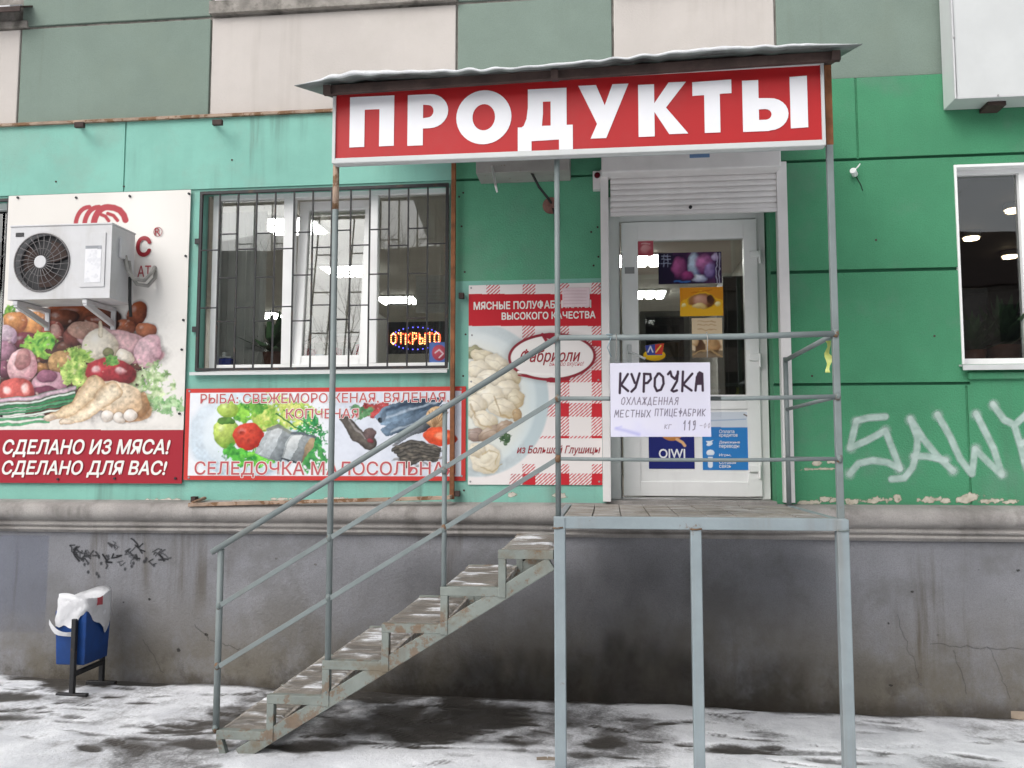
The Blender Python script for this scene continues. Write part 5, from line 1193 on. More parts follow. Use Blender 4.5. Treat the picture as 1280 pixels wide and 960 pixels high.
# casing with a round opening
k = MB(); n = 40
ring = [(fcx + fr_ * math.cos(2 * math.pi * i / n), fcz + fr_ * math.sin(2 * math.pi * i / n)) for i in range(n)]
def onrect(a):
    dx, dz = math.cos(a), math.sin(a); tx = ((ax1 if dx > 0 else ax0) - fcx) / dx if abs(dx) > 1e-9 else 1e9; tz = ((az1 if dz > 0 else az0) - fcz) / dz if abs(dz) > 1e-9 else 1e9
    t_ = min(tx, tz); return fcx + dx * t_, fcz + dz * t_
angs = sorted([2 * math.pi * i / n for i in range(n)] + [math.atan2(z - fcz, x - fcx) % (2 * math.pi) for x in (ax0, ax1) for z in (az0, az1)])
inn = [(fcx + fr_ * math.cos(a), fcz + fr_ * math.sin(a)) for a in angs]; out = [onrect(a) for a in angs]; na = len(angs)
vs = [(x, YA, z) for x, z in inn] + [(x, YA, z) for x, z in out] + [(x, YA + .05, z) for x, z in inn]
fs = []
for i in range(na): j = (i + 1) % na; fs += [(i, j, na + j, na + i), (j, i, 2 * na + i, 2 * na + j)]
k.shared(vs, fs)
k.face([(ax0, YA, az1), (ax1, YA, az1), (ax1, -.10, az1), (ax0, -.10, az1)]); k.face([(ax0, YA, az0), (ax1, YA, az0), (ax1, -.10, az0), (ax0, -.10, az0)])
k.face([(ax0, YA, az0), (ax0, -.10, az0), (ax0, -.10, az1), (ax0, YA, az1)]); k.face([(ax1, YA, az0), (ax1, -.10, az0), (ax1, -.10, az1), (ax1, YA, az1)]); k.face([(ax0, -.10, az0), (ax1, -.10, az0), (ax1, -.10, az1), (ax0, -.10, az1)])
case = k.build('casing', M['acwhite'], ac)
k = MB(); k.box(ax0 - .004, ax1 + .004, YA - .006, -.09, az1 + .001, az1 + .014); k.build('lid', M['acwhite'], ac, .004)
k = MB(); k.cyl((fcx, YA + .1, fcz), (fcx, YA + .05, fcz), fr_ + .01, 40); k.build('fan_housing', M['darkplastic'], ac)
k = MB()                                                # three swept fan blades
for b in range(3):
    rows = []
    for i in range(8):
        a0 = b * 2 * math.pi / 3 + i * .16
        for r_ in (.04, .10, .175): rows.append((fcx + r_ * math.cos(a0 + r_ * 1.5), YA + .035 + i * .002, fcz + r_ * math.sin(a0 + r_ * 1.5)))
    k.shared(rows, [(i * 3 + j, i * 3 + j + 1, i * 3 + j + 4, i * 3 + j + 3) for i in range(7) for j in range(2)], 0, True)
k.build('fan', M['darksteel'], ac)
k = MB()
for i in range(24):
    a = 2 * math.pi * i / 24
    k.tube([(fcx + .045 * math.cos(a), YA - .016, fcz + .045 * math.sin(a)), (fcx + .12 * math.cos(a + .10), YA - .014, fcz + .12 * math.sin(a + .10)), (fcx + (fr_ + .004) * math.cos(a + .22), YA - .002, fcz + (fr_ + .004) * math.sin(a + .22))], .0028, 5)
for r_ in (.10, .155, fr_ + .003):
    k.tube([(fcx + r_ * math.cos(2 * math.pi * i / 40), YA - .013 + (.010 if r_ > .18 else 0), fcz + r_ * math.sin(2 * math.pi * i / 40)) for i in range(41)], .0018 if r_ < .18 else .006, 5, cap=False)
k.build('fan_guard', pm('grey wire', (.16, .15, .15), .5, .1, 8, 0), ac)
k = MB(); k.cyl((fcx, YA - .024, fcz), (fcx, YA - .008, fcz), .046, 24); k.build('hub_cap', M['acwhite'], ac, .004)
k = MB(); b4 = rect(101, 291, 132, 359, YA); k.box(b4[0], b4[1], YA - .007, YA, b4[2], b4[3]); k.build('front_cover', M['acwhite'], ac, .004)
s = Sheet(rect(106, 307, 126, 353, YA - .009), YA - .009, .004, 'dcdcdf')
s.put((s.PY < 311) * 1.0, '8c8f94'); s.put(np.clip((vnoise(s.PX, s.PY, 5, 3) - .5) * 3, 0, .35), 'b4b6bc'); s.build('label_plate', M['printm'], ac, .002)
b4 = rect(20, 291, 30, 296, YA); box('badge', M['darkplastic'], (b4[0], b4[1], YA - .004, YA, b4[2], b4[3]), ac, .001)
k = MB(); k.box(ax1, ax1 + .02, -.31, -.20, az1 - .22, az1 - .07); k.build('valve_cover', M['acwhite'], ac, .006)
k = MB()
for i, (y0, dz) in enumerate(((-.24, 0), (-.19, -.03))):
    zz = az1 - .23 + dz
    k.tube([(ax1 + .012, y0, zz + .04), (ax1 + .03, y0, zz - .06), (ax1 + .07, y0 + .02, zz - .13), (ax1 + .12, y0 + .08, zz - .13), (ax1 + .14, y0 + .14, zz - .06), (ax1 + .12, -.02, zz + .0)], .014, 8)
k.build('pipe', M['hose'], ac)
k = MB(); k.tube([(ax1 + .03, -.2, az1 - .34), (ax1 + .035, -.2, az0 + .02), (ax1 + .03, -.17, az0 - .10)], .012, 8); k.build('drain_pipe', M['wire'], ac)
k = MB(); k.tube([(ax0 - .12, -.1, az0 + .12), (ax0 - .05, -.2, az0 + .18), (ax0 + .0, -.25, az0 + .22)], .008, 7); k.build('cable', M['acwhite'], ac)
for px in (35, 120):
    x = at(px, 380, -.25).x; k = MB(); k.box(x - .018, x + .018, YA + .01, -.02, az0 - .035, az0 - .004); k.bar((x, YA + .02, az0 - .03), (x, -.03, az0 - .13), .03, .04); k.box(x - .018, x + .018, -.03, -.012, az0 - .17, az0 - .004)
    k.build('bracket', M['acwhite'], ac, .003)

# ================================================================== BLANK WHITE SIGN BOX, TOP RIGHT
wb = thing('sign_box', 'blank white sheet metal sign box high on the wall at top right', 'sign box')
YX = -.215
fx0 = at(1191.5, 60, YX).x; fz0 = at(1240, 121, YX).z
box('body', M['white'], (fx0, fx0 + 2.4, YX, -.01, fz0, fz0 + 1.3), wb, .004)
k = MB(); frame_ring(k, fx0 - .004, fx0 + 2.404, fz0 - .004, fz0 + 1.304, YX - .006, YX + .03, .012); k.build('frame', M['acwhite'], wb, .002)
box('bracket', M['darksteel'], (at(1232, 139, -.1).x, at(1255, 139, -.1).x, -.14, -.0, fz0 - .03, fz0 - .001), wb, .003)
for px, py in ((1190, 50), (1245, 122)):
    p = at(px, py, YX); k = MB(); k.cyl((p.x + .01, YX - .012, p.z + .012), (p.x + .01, YX - .002, p.z + .012), .006, 8); k.build('rivet', sg, wb)

# ================================================================== RUSTY FRAME BY THE WINDOW
rf = thing('rusty_frame', 'rusty steel angle frame standing and lying along window and ledge', 'steel frame')
x = at(566.5, 420, -.03).x; z0_, z1_b = at(560, 624, -.05).z, at(566, 200, -.03).z
k = MB(); k.box(x - .016, x + .016, -.06, -.028, z0_, z1_b); k.build('upright', M['rust'], rf, .003)
a, b = at(236, 631, -.13), at(563, 622, -.13); k = MB(); k.bar((a.x, -.128, a.z), (b.x, -.128, b.z + .0), .035, .026); k.bar((b.x - .012, -.14, b.z), (b.x - .012, -.045, b.z + .005), .026, .024); k.bar((a.x + .02, -.12, a.z + .01), (a.x + .07, -.02, a.z + .045), .03, .02); k.build('bottom_bar', M['rustgrey'], rf, .003)
for px, py, dx_ in ((577, 370, 1), (572, 617, 1), (243, 624, -1)):
    p = at(px, py, -.03); k = MB(); k.box(p.x - .018, p.x + .018, -.055, -.012 if dx_ > 0 else -.0, p.z - .02, p.z + .02); k.build('lug', M['darksteel'], rf, .003)

# ================================================================== SMALL THINGS ON THE WALL
for px, py, lab in ((100, 157, 'dark bent metal stub on mint wall, above the air conditioner'), (272, 154, 'dark bent metal stub on mint wall, above shop window corner')):
    p = at(px, py, -.12); t = thing('metal_stub', lab, 'bracket', 'metal stubs under the flashing')
    k = MB(); k.bar((p.x - .08, -.0, p.z + .045), (p.x, -.13, p.z), .03, .012); k.build('arm', M['darksteel'], t, .002)
    k = MB(); k.box(p.x - .03, p.x + .045, -.15, -.12, p.z - .022, p.z + .018); k.build('end_plate', M['darksteel'], t, .003)
t = thing('alarm_sounder', 'small grey alarm box with dark red lens beside the shutter', 'alarm box')
b4 = rect(741, 214, 752, 237, -.05); box('casing', M['shutter'], (b4[0], b4[1], -.06, .0, b4[2], b4[3]), t, .004)
p = at(746.5, 219.5, -.06); k = MB(); k.cyl((p.x, -.075, p.z), (p.x, -.058, p.z), .021, 18); k.build('lens', flat('dark red lens', '5a1420', .9, .25), t, .003)
t = thing('old_lamp_bracket', 'pale steel plate with drilled arm and cable under the red sign', 'bracket')
b4 = rect(596, 190, 712, 217, -.20); box('plate', pm('dusty plate', (.34, .33, .31), .7, .1, 5, .1, rust=.5, rust_thr=.6), (b4[0], b4[1], -.24, -.0, b4[2] + .0, b4[3] + .02), t, .004)
p, q_ = at(611, 208, -.45), at(621, 238, -.55); k = MB(); k.bar((p.x, -.25, p.z + .05), (q_.x, -.58, q_.z), .012, .05, (0, 1, 0)); k.build('arm', M['shutter'], t, .002)
a, b = at(664, 215, -.2), at(690, 256, -.01); k = MB(); k.tube([a, (a.x + .05, -.14, a.z - .09), (b.x - .02, -.05, b.z + .03), (b.x, -.015, b.z)], .009, 8); k.tube([b, (b.x + .02, -.02, b.z - .08), (b.x + .025, -.02, b.z - .2)], .007, 6); k.build('cable', M['wire'], t)
p = at(689, 257, 0); k = MB(); k.cyl((p.x, -.006, p.z), (p.x, .002, p.z), .062, 24); k.cyl((p.x + .01, -.03, p.z), (p.x + .01, -.005, p.z), .025, 14); k.build('junction_cover', pm('red brown primer', (.22, .11, .09), .8, .3, 12, .3), t, .002)
t = thing('wall_hook', 'small white bent cable stub on green wall left of the right window', 'cable stub')
p = at(1066, 213, -.06); k = MB(); k.cyl((p.x, -.06, p.z), (p.x + .03, .0, p.z - .01), .022, 10); k.build('plug', M['pvc'], t, .004); k = MB(); k.tube([(p.x + .01, -.05, p.z), (p.x + .04, -.05, p.z + .03), (p.x + .055, -.04, p.z + .05)], .005, 6); k.build('cable', M['pvc'], t)
p = at(1074, 226, -.002); k = MB(); k.tube([(p.x - .02, -.004, p.z + .03), (p.x + .01, -.004, p.z - .03), (p.x + .02, -.004, p.z - .07)], .0025, 5); k.build('cable_tail', M['wire'], t)

# ================================================================== STICKERS AND POSTERS ON THE DOOR
def poster(name, px0, py0, px1, py1, bgc, label, cat, Y=YD + .001, res=.004, paint=None, thick=.002):
    s = Sheet(rect(px0, py0, px1, py1, Y), Y, res, bgc)
    if paint: s.warp(2.2, 7); paint(s); s.unwarp()
    return tag(s.build(name, M['printm'], None, thick), label, cat)
def p_purple(s):
    s.put(np.clip((s.PX - 823) / 60, 0, 1) * .5, '3c2048'); s.put(np.clip(vnoise(s.PX, s.PY, 9, 5) - .35, 0, 1) * .6 * ((s.PX > 842) & (s.PX < 894)), '8a4a80')
    for a in [(849, 335, 9, 13, 0, 'b05a90', '5a2450'), (868, 332, 8, 16, 0, 'c8d8e8', '6a7aa0'), (880, 330, 11, 12, 10, 'c87ab0', '602a60'), (873, 347, 10, 5, 0, 'e0e4ee', '8a90b0'), (888, 338, 7, 10, 0, 'a890c8', '4a3a70'), (860, 345, 9, 6, 0, 'a0407a', '50204c'), (893, 321, 5, 5, 0, 'c8b8d8', '8a70a0')]: s.ell(*a[:5], a[5], a[6], soft=.4, tex=.4, seed=int(a[0]))
    for y in (320, 324, 329): s.line([(826, y), (838, y)], 1, 'a8b0c8', .7, .8)
    s.line([(829, 318), (829, 333)], 1, 'a8b0c8', .7, .7); s.line([(834, 318), (834, 333)], 1, 'a8b0c8', .7, .7)
    for x in (896, 899.5): s.line([(x, 317), (x, 354)], 1.3, 'b8b4cc', .7, .8)
    s.line([(843, 352), (862, 352)], 2, '3a6ab0', .8, .9)
poster('door_poster', 823, 315.5, 902, 354.5, '17142e', 'dark purple poster high on the door glass', 'poster', paint=p_purple)
def p_yellow(s):
    s.poly([(850, 378), (877, 362), (904, 376), (904, 396), (850, 396)], 'e8b020'); s.ell(877, 376, 17, 9, 0, 'b07848', '6a3c1c', soft=.2); s.ell(876, 376, 9, 7, 0, 'd8a890', 'a8705a', soft=.4); s.ell(888, 374, 5, 5, 0, '3a2014', '5a341c', soft=.3); s.ell(874, 383, 9, 4, 0, 'ecd8a0', 'c8a050', soft=.3); s.ell(855, 382, 3, 3, 0, 'f4e8b0', 'e0c060'); s.ell(897, 380, 4, 3, 0, 'f4e8b0', 'e0c060'); s.line([(865, 365), (890, 363)], 1.6, 'c07010', .8, .8)
poster('door_poster', 850, 359, 904, 395, 'd98e1c', 'yellow and orange poster in the middle of the door glass', 'poster', paint=p_yellow)
def p_beige(s):
    for y in (402, 406, 412): s.line([(872, y), (894, y - .5)], 1.2, 'b8906a', .8, .8)
    s.ell(875, 433, 7, 9, 0, '4a3020', '6a4a30', soft=.3); s.ell(892, 432, 9, 11, 0, 'c8a070', '8a6038', soft=.3, tex=.4); s.put((s.PY > 438) * .8, '5c4834'); s.line([(866, 443), (885, 436), (902, 446)], 2, 'a88a60', .8); s.ell(868, 428, 4, 5, 0, 'e0c8a0', 'b0885c', soft=.4)
poster('door_poster', 865, 397.5, 903, 447, 'dcc6a4', 'beige poster with a dark printed picture, lowest on the door glass', 'poster', paint=p_beige)
poster('door_sticker', 797.5, 301.5, 816.5, 320, 'b0505c', 'small pinkish red square sticker in top corner of door glass', 'sticker', paint=lambda s: (s.ell(807, 311, 7, 5, -20, 'd8a0a0', 'c07078', soft=.4), s.line([(802, 305), (812, 304)], 1.5, 'd8b0b0', .8)))
def p_logo(s):
    s.put(np.ones(s.PX.shape), 'd6a81c')
candy = Sheet(rect(804, 427, 834, 452, YD + .001), YD + .001, .003, 'e2b81e')
candy.A[:] = 0
candy.ell(818, 444, 14, 7, 0, 'eec420', 'd0a010', soft=.08); candy.poly([(806, 432), (829, 429), (828, 444), (809, 444)], '3a4a9c'); candy.poly([(819, 430.5), (830, 429), (828, 443), (819, 443)], 'c83a30'); candy.line([(810, 440), (813, 433), (816, 440)], 1.6, 'd8d8e8', .6); candy.line([(820, 440), (826, 432)], 1.6, 'f0d060', .6)
candy.A[candy.A < .4] = 0
tag(candy.build('door_sticker', M['spray'], None, cull=True), 'blue, red and yellow cut out sticker low on the door glass', 'sticker')
yl = YD - .012
s = Sheet(rect(811, 540, 868, 586, yl), yl, .003, '1b2470')
s.ell(840, 536, 16, 15, 0, 'd8a060', 'c08040', soft=.06); s.ell(843, 534, 11, 10, 0, '1b2470', '1b2470', soft=.1); s.line([(846, 549), (853, 553), (856, 557)], 3.5, 'e0b080', .8)
t = thing('payment_sticker', 'dark blue payment sticker with bird emblem on lower door panel', 'sticker'); s.build('sheet', M['printm'], t, .002)
letters('QIWI', rect(823.5, 561, 856.5, 575, yl - .003), yl - .001, M['letter'], t, .02)
s = Sheet(rect(878, 515, 938, 587.5, yl), yl, .003, 'cfd6e0')
s.put((s.PY > 534) * 1.0, '2f7ec4'); s.line([(883, 526), (932, 524)], 1.4, '9ab0cc', .8, .8); s.line([(930, 518), (936, 521)], 1.6, '6a5a50', .8)
s.poly([(882, 551), (886, 556), (892, 550), (888, 551)], 'dfe8f0'); s.ell(887, 555, 4, 2.2, -20, 'e8eef4', 'd8e4f0'); s.ell(888, 566, 5, 4, 0, 'e8eef4', 'd8e4f0'); s.line([(888, 572), (888, 582)], 6, 'e0e8f2', .8); s.line([(884, 570), (892, 570)], 2, '2f7ec4', .6)
t = thing('service_sticker', 'light blue sticker with white icons and text lines on lower door panel', 'sticker'); s.build('sheet', M['printm'], t, .002)
for body, b4 in (('Оплата', (899, 537, 918, 541.5)), ('кредитов', (899, 542.5, 922, 547)), ('Денежные', (899, 551, 925, 555)), ('переводы', (899, 556, 924, 561)), ('Игры,', (899, 567, 914, 571)), ('Сотовая', (899, 576, 920, 580)), ('связь', (899, 581, 914, 585))):
    letters(body, rect(*b4, yl - .003), yl - .001, M['letter'], t, .012)
# small marks on the door leaf
b4 = rect(781, 334, 793, 342, YD - .023); t = box('door_number', sg, (b4[0], b4[1], YD - .0245, YD - .0223, b4[2], b4[3]), None, 0); tag(t, 'tiny grey plate on the left stile of the door', 'plate')

# ================================================================== THINGS IN THE SHOP WINDOW
YL = .16
ls = thing('led_sign', 'lit red and blue open sign hanging in the shop window', 'lit sign')
b4 = rect(484, 402, 556, 442, YL + .004); box('back_plate', M['darkplastic'], (b4[0], b4[1], YL + .004, YL + .02, b4[2], b4[3]), ls, .004)
b4 = rect(488, 416, 551, 430, YL)
tm = letters('ОТКРЫТО', b4, YL, M['ledr'], ls, .01, 0, .002, 'lit_word')
k = MB()
def dots(pts, rad, m, nm, step):
    k = MB(); 
    for x, z in pts: k.cyl((x, YL - .006, z), (x, YL - .002, z), rad, 6)
    return k.build(nm, m, ls)
pts = []
rng = random.Random(2)
lw_ = (b4[1] - b4[0]) / 7; lh = b4[3] - b4[2]
SEG = {'О': [(0, .2, 0, .8), (0, .8, .3, 1), (.3, 1, .6, .8), (.6, .8, .6, .2), (.6, .2, .3, 0), (.3, 0, 0, .2)], 'Т': [(0, 1, .7, 1), (.35, 1, .35, 0)], 'К': [(0, 0, 0, 1), (0, .5, .55, 1), (0, .5, .6, 0)], 'Р': [(0, 0, 0, 1), (0, 1, .5, .95), (.5, .95, .5, .5), (.5, .5, 0, .45)], 'Ы': [(0, 0, 0, 1), (0, .5, .4, .45), (.4, .45, .4, .05), (.4, .05, 0, 0), (.7, 0, .7, 1)]}
for i, ch in enumerate('ОТКРЫТО'):
    for (u0, v0, u1, v1) in SEG[ch]:
        L = math.hypot((u1 - u0) * lw_, (v1 - v0) * lh); n = max(2, int(L / .014))
        for j in range(n): pts.append((b4[0] + lw_ * (i + .12 + u0 + (u1 - u0) * j / n), b4[2] + lh * (v0 + (v1 - v0) * j / n)))
dots(pts, .0042, M['ledy'], 'amber_dots', 0)
pts = [((b4[0] + b4[1]) / 2 + .185 * math.cos(2 * math.pi * i / 30), (b4[2] + b4[3]) / 2 + .083 * math.sin(2 * math.pi * i / 30)) for i in range(30) if i % 15 not in (0, 1, 14)]
dots(pts, .0048, M['ledb'], 'blue_dots', 0)
s = Sheet(rect(537, 428, 560, 458, YL), YL - .012, .004, '4f6aa8'); s.ell(549, 441, 9, 10, 0, 'c05060', '8a3040', soft=.1); s.line([(544, 441), (549, 437), (554, 442), (549, 447)], 1.6, 'd8c0c8', .8); s.line([(540, 454), (557, 454)], 2, 'a8b8d8', .8)
tag(s.build('window_sticker', M['printm'], None, .002), 'blue sticker with red shield in lower corner of the shop window', 'sticker')
s = Sheet(rect(520, 344, 562, 391, YL + .05), YL + .05, .006, 'b8b4ac')
for i in range(8): s.line([(524, 352 + i * 4.5), (553, 352 + i * 4.5)], .8, '8a8680', .6, .5)
tag(s.build('window_notice', M['paper'], None, .002), 'white paper sheet hung inside the right part of shop window', 'paper')

# ================================================================== HANDWRITTEN NOTICE ON THE RAILING
YN = YF - .035
nt_ = thing('handwritten_notice', 'handwritten paper notice in clear sleeve tied to the railing', 'notice')
s = Sheet((at(763, 500, YN).x, at(888, 500, YN).x, at(825, 546, YN).z, at(825, 454, YN).z), YN, .0016, 'cac8d6')
zc = lambda L: [(755 + x / 6, 440 + y / 6) for x, y in L]
s.put(np.clip((s.PY - 505) / 40, 0, 1) * np.clip(vnoise(s.PX, s.PY, 14, 5) - .2, 0, 1) * .5, 'b4b4dc')
s.line(zc([(90, 575), (160, 590), (260, 618)]), 4, '8a8ac8', 3, .5); s.line(zc([(95, 570), (130, 560)]), 2, '9a9ad0', 2, .5)
W_ = 3.2; ink = '3a2a38'
for st in ([(122, 165), (118, 310)], [(178, 170), (128, 250), (180, 295)], [(205, 170), (230, 235)], [(265, 165), (235, 270), (205, 300)], [(300, 170), (296, 300)], [(298, 168), (345, 170), (350, 205), (325, 235), (300, 238)],
           [(405, 165), (380, 200), (378, 260), (395, 295), (425, 285), (445, 240), (440, 190), (415, 165), (400, 168)], [(478, 170), (495, 150), (505, 185), (530, 205), (552, 165)], [(552, 150), (545, 220), (520, 265), (505, 290), (520, 298), (545, 290)],
           [(590, 150), (585, 295)], [(660, 165), (592, 245), (655, 290)], [(685, 290), (695, 190), (715, 155), (735, 165), (740, 290)], [(690, 240), (738, 238)], [(705, 165), (702, 230)], [(718, 165), (715, 235)], [(728, 165), (727, 235)]):
    s.line(zc(st), W_, ink, .7)
    s.line(zc(st), W_ * .55, '2a1c2c', .6, .7)
HW = {}
def hand(word, x0, x1, y0, y1, colr, wdt, sl=.15):
    """Small block handwriting, each letter a few pen strokes in a unit box."""
    G = {'О': [[(.5, 1), (.1, .7), (.15, .1), (.6, 0), (.9, .4), (.75, .9), (.5, 1)]], 'Х': [[(0, 1), (.9, 0)], [(.9, 1), (.1, 0)]], 'Л': [[(0, 0), (.45, 1), (.9, 0)]], 'А': [[(0, 0), (.45, 1), (.9, 0)], [(.2, .4), (.7, .4)]], 'Ж': [[(0, 1), (.9, 0)], [(.9, 1), (0, 0)], [(.45, 1), (.45, 0)]], 'Д': [[(0, -.15), (.1, .05), (.45, 1), (.8, .05), (.9, -.15)], [(.1, .05), (.8, .05)]], 'Е': [[(.8, 1), (.1, 1), (.1, 0), (.8, 0)], [(.1, .5), (.7, .5)]], 'Н': [[(.1, 1), (.1, 0)], [(.8, 1), (.8, 0)], [(.1, .5), (.8, .5)]], 'Я': [[(.8, 0), (.8, 1), (.3, .95), (.2, .6), (.8, .5)], [(.5, .5), (.1, 0)]],
         'М': [[(0, 0), (.15, 1), (.45, .3), (.8, 1), (.9, 0)]], 'С': [[(.8, .9), (.3, 1), (.1, .5), (.3, 0), (.8, .1)]], 'Т': [[(0, 1), (.9, 1)], [(.45, 1), (.45, 0)]], 'Ы': [[(.1, 1), (.1, 0), (.5, .1), (.5, .45), (.1, .5)], [(.85, 1), (.85, 0)]], 'И': [[(.1, 1), (.1, 0), (.8, 1), (.8, 0)]], 'П': [[(.1, 0), (.1, 1), (.8, 1), (.8, 0)]], 'Ц': [[(.1, 1), (.1, 0), (.8, 0), (.8, 1)], [(.8, 0), (.95, -.2)]], 'Ф': [[(.5, 1.1), (.5, -.1)], [(.5, .8), (.1, .6), (.5, .3), (.9, .6), (.5, .8)]], 'Б': [[(.8, 1), (.1, 1), (.1, 0), (.6, 0), (.75, .3), (.1, .5)]], 'Р': [[(.1, 0), (.1, 1), (.7, .9), (.7, .55), (.1, .5)]], 'К': [[(.1, 1), (.1, 0)], [(.8, 1), (.1, .5), (.8, 0)]], '1': [[(.2, .7), (.5, 1), (.5, 0)]], '9': [[(.7, .6), (.3, .55), (.2, .9), (.6, 1), (.7, .6), (.6, .1), (.2, 0)]], '0': [[(.5, 1), (.15, .6), (.4, 0), (.8, .4), (.5, 1)]], '-': [[(.1, .5), (.8, .5)]], 'Г': [[(.1, 0), (.1, 1), (.8, 1)]], '.': [[(.4, 0), (.45, .05)]]}
    cw = (x1 - x0) / len(word)
    for i, ch in enumerate(word):
        for st in G.get(ch, []):
            s.line([(x0 + cw * (i + u * .8) + sl * v * cw, y1 - (y1 - y0) * v) for u, v in st], wdt, colr, .6, .85)
hand('ОХЛАЖДЕННАЯ', 776, 849, 497, 506, '5a4c5c', 1.1)
hand('МЕСТНЫХ', 768, 814, 513, 521.5, '4c4250', 1.1); hand('ПТИЦЕФАБРИК', 818, 883, 511.5, 520, '54495a', 1.1)
hand('КГ', 830, 840, 531, 536, '7a7480', .9); hand('119', 853, 871, 526, 537.5, '5c5462', 1.4); hand('-00', 874, 889, 529, 535, '8c8694', .9)
s.build('paper', M['paper'], nt_, .001, shape=lambda q: -.012 * np.sin((q.GX - q.X0) * 7 + .5) + .006 * np.sin((q.GZ - q.Z0) * 11))
b4 = rect(761, 449, 902, 547, YN - .014); k = MB(); nn = 12
vs = [(b4[0] + (b4[1] - b4[0]) * i / nn, YN + .006 - .003 * math.sin(i * .9) + .003 * math.sin(j * 1.3), b4[2] + (b4[3] - b4[2]) * j / nn + (.016 * i / nn if j == nn else 0)) for j in range(nn + 1) for i in range(nn + 1)]
k.shared(vs, [(j * (nn + 1) + i, j * (nn + 1) + i + 1, (j + 1) * (nn + 1) + i + 1, (j + 1) * (nn + 1) + i) for j in range(nn) for i in range(nn)], 0, True); k.build('plastic_sleeve', M['plastic'], nt_)
for px, py in ((770, 452), (884, 447)):
    p = at(px, py, YN); k = MB(); k.tube([(p.x, YN - .005, p.z), (p.x + .004, YN - .0, z1_ - .02), (p.x, YF - .03, z1_ + .016), (p.x + .01, YF + .006, z1_ + .004), (p.x + .004, YF - .01, z1_ - .03)], .0025, 5); k.build('tie_wire', M['hose'], nt_)
# knots of wire and a strip of tape on the railing
t = MB(); p = at(762, 424, YF - .03)
t.tube([(p.x + .02 * math.cos(a * .9), YF - .012 + .022 * math.sin(a * .9), z1_ + .01 * math.sin(a * .37) + a * .0006) for a in range(16)], .003, 5)
t.tube([(p.x + .01, YF - .03, z1_), (p.x - .012, YF - .03, z1_ - .06), (p.x + .008, YF - .032, z1_ - .11)], .003, 5)
tag(t.build('wire_loop', pm('bluish wire', (.25, .33, .36), .5, .1, 9, 0)), 'loop of bluish wire wound on the handrail left of the notice', 'wire')
p = at(1035, 440, YF + .03); k = MB(); zt_ = Z(1035, 425); pts = []
n = 10
for i in range(n + 1):
    u = i / n; pts += [(p.x - .012 + .008 * math.sin(u * 11), YF + .03 - .012 * math.sin(u * 7), zt_ - .17 * u), (p.x + .012 - .016 * (u > .45) * math.sin(u * 9) + .005 * math.sin(u * 8 + 1), YF + .03 + .012 * math.sin(u * 6), zt_ - .17 * u)]
k.shared(pts, [(2 * i, 2 * i + 1, 2 * i + 3, 2 * i + 2) for i in range(n)], 0, True)
tag(k.build('tape_strip', M['tape']), 'strip of yellow green tape hanging from the railing corner', 'tape')

# ================================================================== LITTER BIN
bin_ = thing('litter_bin', 'blue tipping litter bin on black legs by the grey plinth', 'bin')
fpt = atz(90, 871, .085); fpt.y = min(fpt.y, -.5); fpt.z = .06
bpt = Vector((fpt.x + .0, -.16, .055))
ax = Vector((0, 1, 0)); Lg = (bpt - fpt).length; pe = Vector((1, 0, 0)); ce = (fpt + bpt) / 2 + Vector((-.045, 0, 0)); ce.z = 0
ZBk0 = .285
zf = .54
for i, pt in enumerate((fpt, bpt)):
    k = MB(); top = pt + Vector((0, 0, zf)); k.bar(pt + Vector((0, 0, .045)), top, .032, .032, (0, 1, 0)); leg = k.build('leg', M['black'], bin_, .004)
    k = MB(); k.bar(pt - pe * .11 + Vector((0, 0, .035)), pt + pe * .11 + Vector((0, 0, .035)), .035, .03); k.build('foot', M['black'], leg, .004)
k = MB(); k.bar(fpt + Vector((0, 0, .17)), bpt + Vector((0, 0, .18)), .03, .03); k.build('crossbar', M['black'], bin_, .004)
# the bucket hangs between the legs, wider at its mouth
def ringpt(u, v, z, s_): return ce + ax * (u * s_) + pe * (v * s_) + Vector((0, 0, z))
hl = Lg / 2 - .02; hw = .115
lo = [ringpt(u * hl * .92, v * hw * .90, ZBk0, 1) for u, v in ((-1, -1), (1, -1), (1, 1), (-1, 1))]; hi = [ringpt(u * hl, v * hw, ZBk0 + .36, 1) for u, v in ((-1, -1), (1, -1), (1, 1), (-1, 1))]
li = [p + (ce + Vector((0, 0, p.z)) - p) * .06 for p in hi]; bi = [p + (ce + Vector((0, 0, p.z)) - p) * .06 + Vector((0, 0, .015)) for p in lo]
k = MB(); k.shared(lo + hi + li + bi, [(0, 1, 2, 3), (0, 1, 5, 4), (1, 2, 6, 5), (2, 3, 7, 6), (3, 0, 4, 7), (4, 5, 9, 8), (5, 6, 10, 9), (6, 7, 11, 10), (7, 4, 8, 11), (8, 9, 13, 12), (9, 10, 14, 13), (10, 11, 15, 14), (11, 8, 12, 15), (12, 13, 14, 15)])
k.build('bucket', M['blue'], bin_, .008)
